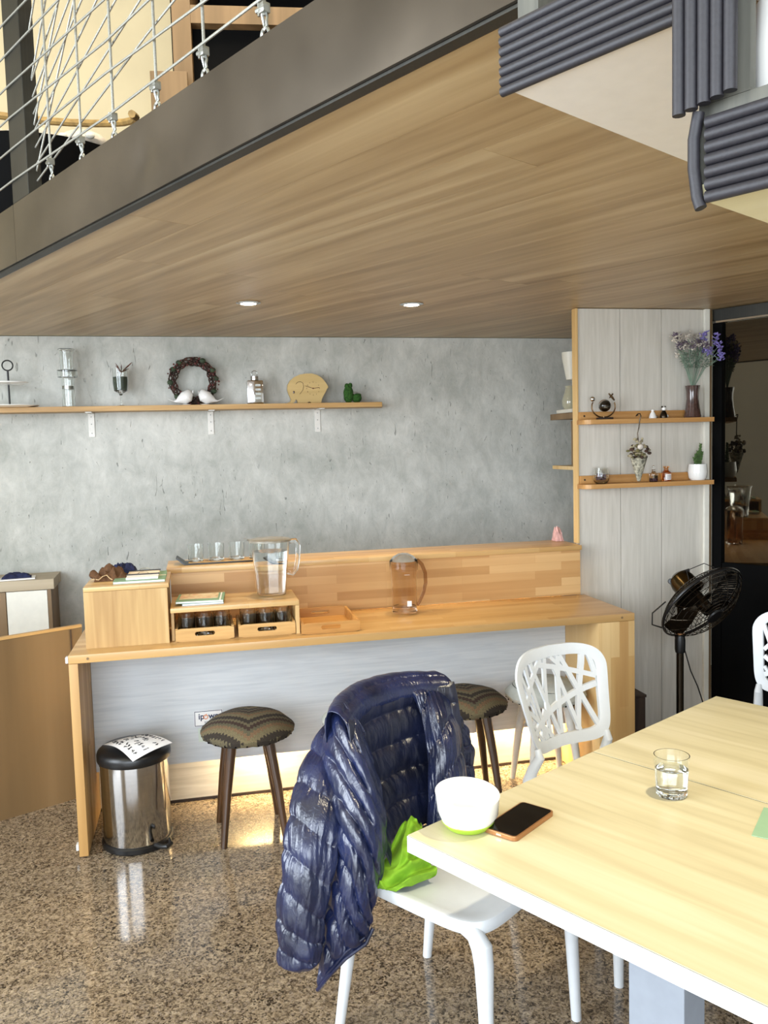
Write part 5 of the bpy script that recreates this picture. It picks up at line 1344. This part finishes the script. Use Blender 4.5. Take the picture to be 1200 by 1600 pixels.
# near sleeve: swept quilted tube
def sleeve(path, rad, name, chan, seed, flat=.58, n=120, m_=300, side=None, slant=-.38):
    path = [Vector(p) for p in path]; m = MB(); vs = []; fs = []
    for i in range(m_+1):
        v_ = i/m_; c = catmull(path, v_); c2 = catmull(path, min(1, v_+.01)); c1 = catmull(path, max(0, v_-.01)); tg = (c2-c1).normalized()
        x_ = Vector((1, 0, 0)); x_ = (x_-tg*x_.dot(tg)).normalized(); y_ = tg.cross(x_)
        k_ = v_*(len(rad)-1); i0 = min(int(k_), len(rad)-2); r_ = rad[i0]*(1-(k_-i0))+rad[i0+1]*(k_-i0)
        for j in range(n):
            a = 2*pi*j/n; ph = v_*chan+slant*cos(a)+.12*noise.noise(Vector((cos(a), sin(a), v_*4+seed)))
            f_ = ph-math.floor(ph); pf = (1-abs(2*f_-1)**2.4)**.8; sm = 1-pf
            w_ = noise.noise(Vector((cos(a)*7+seed+.5*sin(ph*2), sin(a)*7, ph*.9+seed)))+.5*noise.noise(Vector((cos(a)*15+seed, sin(a)*15, ph*1.6))); w2 = noise.noise(Vector((a*1.6+seed, ph*1.1, seed+4)))
            endt = min(1, min(v_, 1-v_)*16)**.5
            rr_ = (r_-.006+.0085*pf*(1+.5*w2)+.0065*w_*(.4+sm)+.006*w2)*endt+.001
            vs.append(c+x_*cos(a)*rr_+y_*sin(a)*rr_*flat)
    for i in range(m_):
        for j in range(n): k = (j+1) % n; fs.append((i*n+j, i*n+k, (i+1)*n+k, (i+1)*n+j))
    fs += [tuple(range(n-1, -1, -1)), tuple(range(m_*n, m_*n+n))]
    return m.add(vs, fs).build(name, M_nylon, jt, rough_angle=80)
sleeve([(-0.1282, 2.2400, 0.8135), (-0.1533, 2.1900, 0.7557), (-0.1797, 2.1000, 0.6883), (-0.1963, 2.0300, 0.6111), (-0.2120, 1.9900, 0.5166), (-0.2283, 1.9750, 0.4113), (-0.2353, 1.9700, 0.3329), (-0.2342, 1.9700, 0.2738)],
       [.026, .048, .060, .066, .064, .060, .056, .052, .046], 'sleeve', 9, 3.0)
# far sleeve hanging behind the chair
sleeve([(0.1581, 2.5000, 0.7434), (0.1897, 2.5300, 0.6524), (0.1995, 2.5300, 0.5510), (0.1868, 2.5000, 0.4423), (0.1654, 2.4600, 0.3208)], [.03, .05, .055, .05, .045], 'sleeve', 7, 6.0)
# jacket back shell behind the backrest
bs_ctrl = [[tuple(chw(-.315+.06*s*s, s*.215, z)) for s in (-1.05, -.5, 0, .5, 1.0)] for z in (.855, .76, .66, .56, .46)]
puffed(bs_ctrl, 60, 70, 6, amp=.012, seed=15, wr=.003, thick=.004, outward=Vector((-.76, .64, 0)), freq=20).build('back_shell', M_nylon, jt, rough_angle=80)

# ------------------------------------------------------------------ green cloth on the seat
gt = thing('green_cloth', 'crumpled lime green cloth on the seat of the nearest chair', 'cloth', (0, 0, 0), 0)
gc = [
 [(0.0351, 2.1500, 0.5592), (0.0503, 2.1450, 0.5697), (0.0654, 2.1450, 0.5676), (0.0753, 2.1500, 0.5511)],
 [(0.0070, 2.1200, 0.5359), (0.0336, 2.1000, 0.5584), (0.0599, 2.1000, 0.5542), (0.0829, 2.1100, 0.5283)],
 [(-0.0175, 2.0900, 0.4965), (0.0183, 2.0500, 0.5190), (0.0542, 2.0600, 0.5163), (0.0877, 2.0900, 0.4935)],
 [(-0.0377, 2.0600, 0.4785), (0.0011, 2.0200, 0.4916), (0.0494, 2.0300, 0.4983), (0.0998, 2.0800, 0.4744)],
 [(-0.0524, 2.0300, 0.4613), (-0.0158, 2.0000, 0.4632), (0.0386, 2.0100, 0.4760), (0.1099, 2.0600, 0.4710)],
 [(-0.0416, 2.0120, 0.4442), (-0.0067, 1.9980, 0.4477), (0.0382, 2.0100, 0.4596), (0.1040, 2.0450, 0.4689)]]
gm = MB(); G = []
for i in range(61):
    row = []
    for j in range(61):
        u_, v_ = j/60, i/60; p = surf(gc, u_, v_)
        d = .011*sin(v_*17+7*u_+3*noise.noise(Vector((u_*2, v_*2, 1))))+.020*(.5-abs(noise.noise(Vector((u_*3.2, v_*3.6, 7)))*2))
        p = p+Vector((0, -.7, .7))*d
        p.z = max(p.z, .4535+.002*sin(u_*9)); row.append(p)
    G.append(row)
gm.grid(G); gm.grid([[p-Vector((0, -.5, .8))*.003 if p.z > .458 else p-Vector((0, 0, .0008)) for p in row] for row in G], flip=True)
gm.build('cloth_body', M_cloth, gt, rough_angle=80)
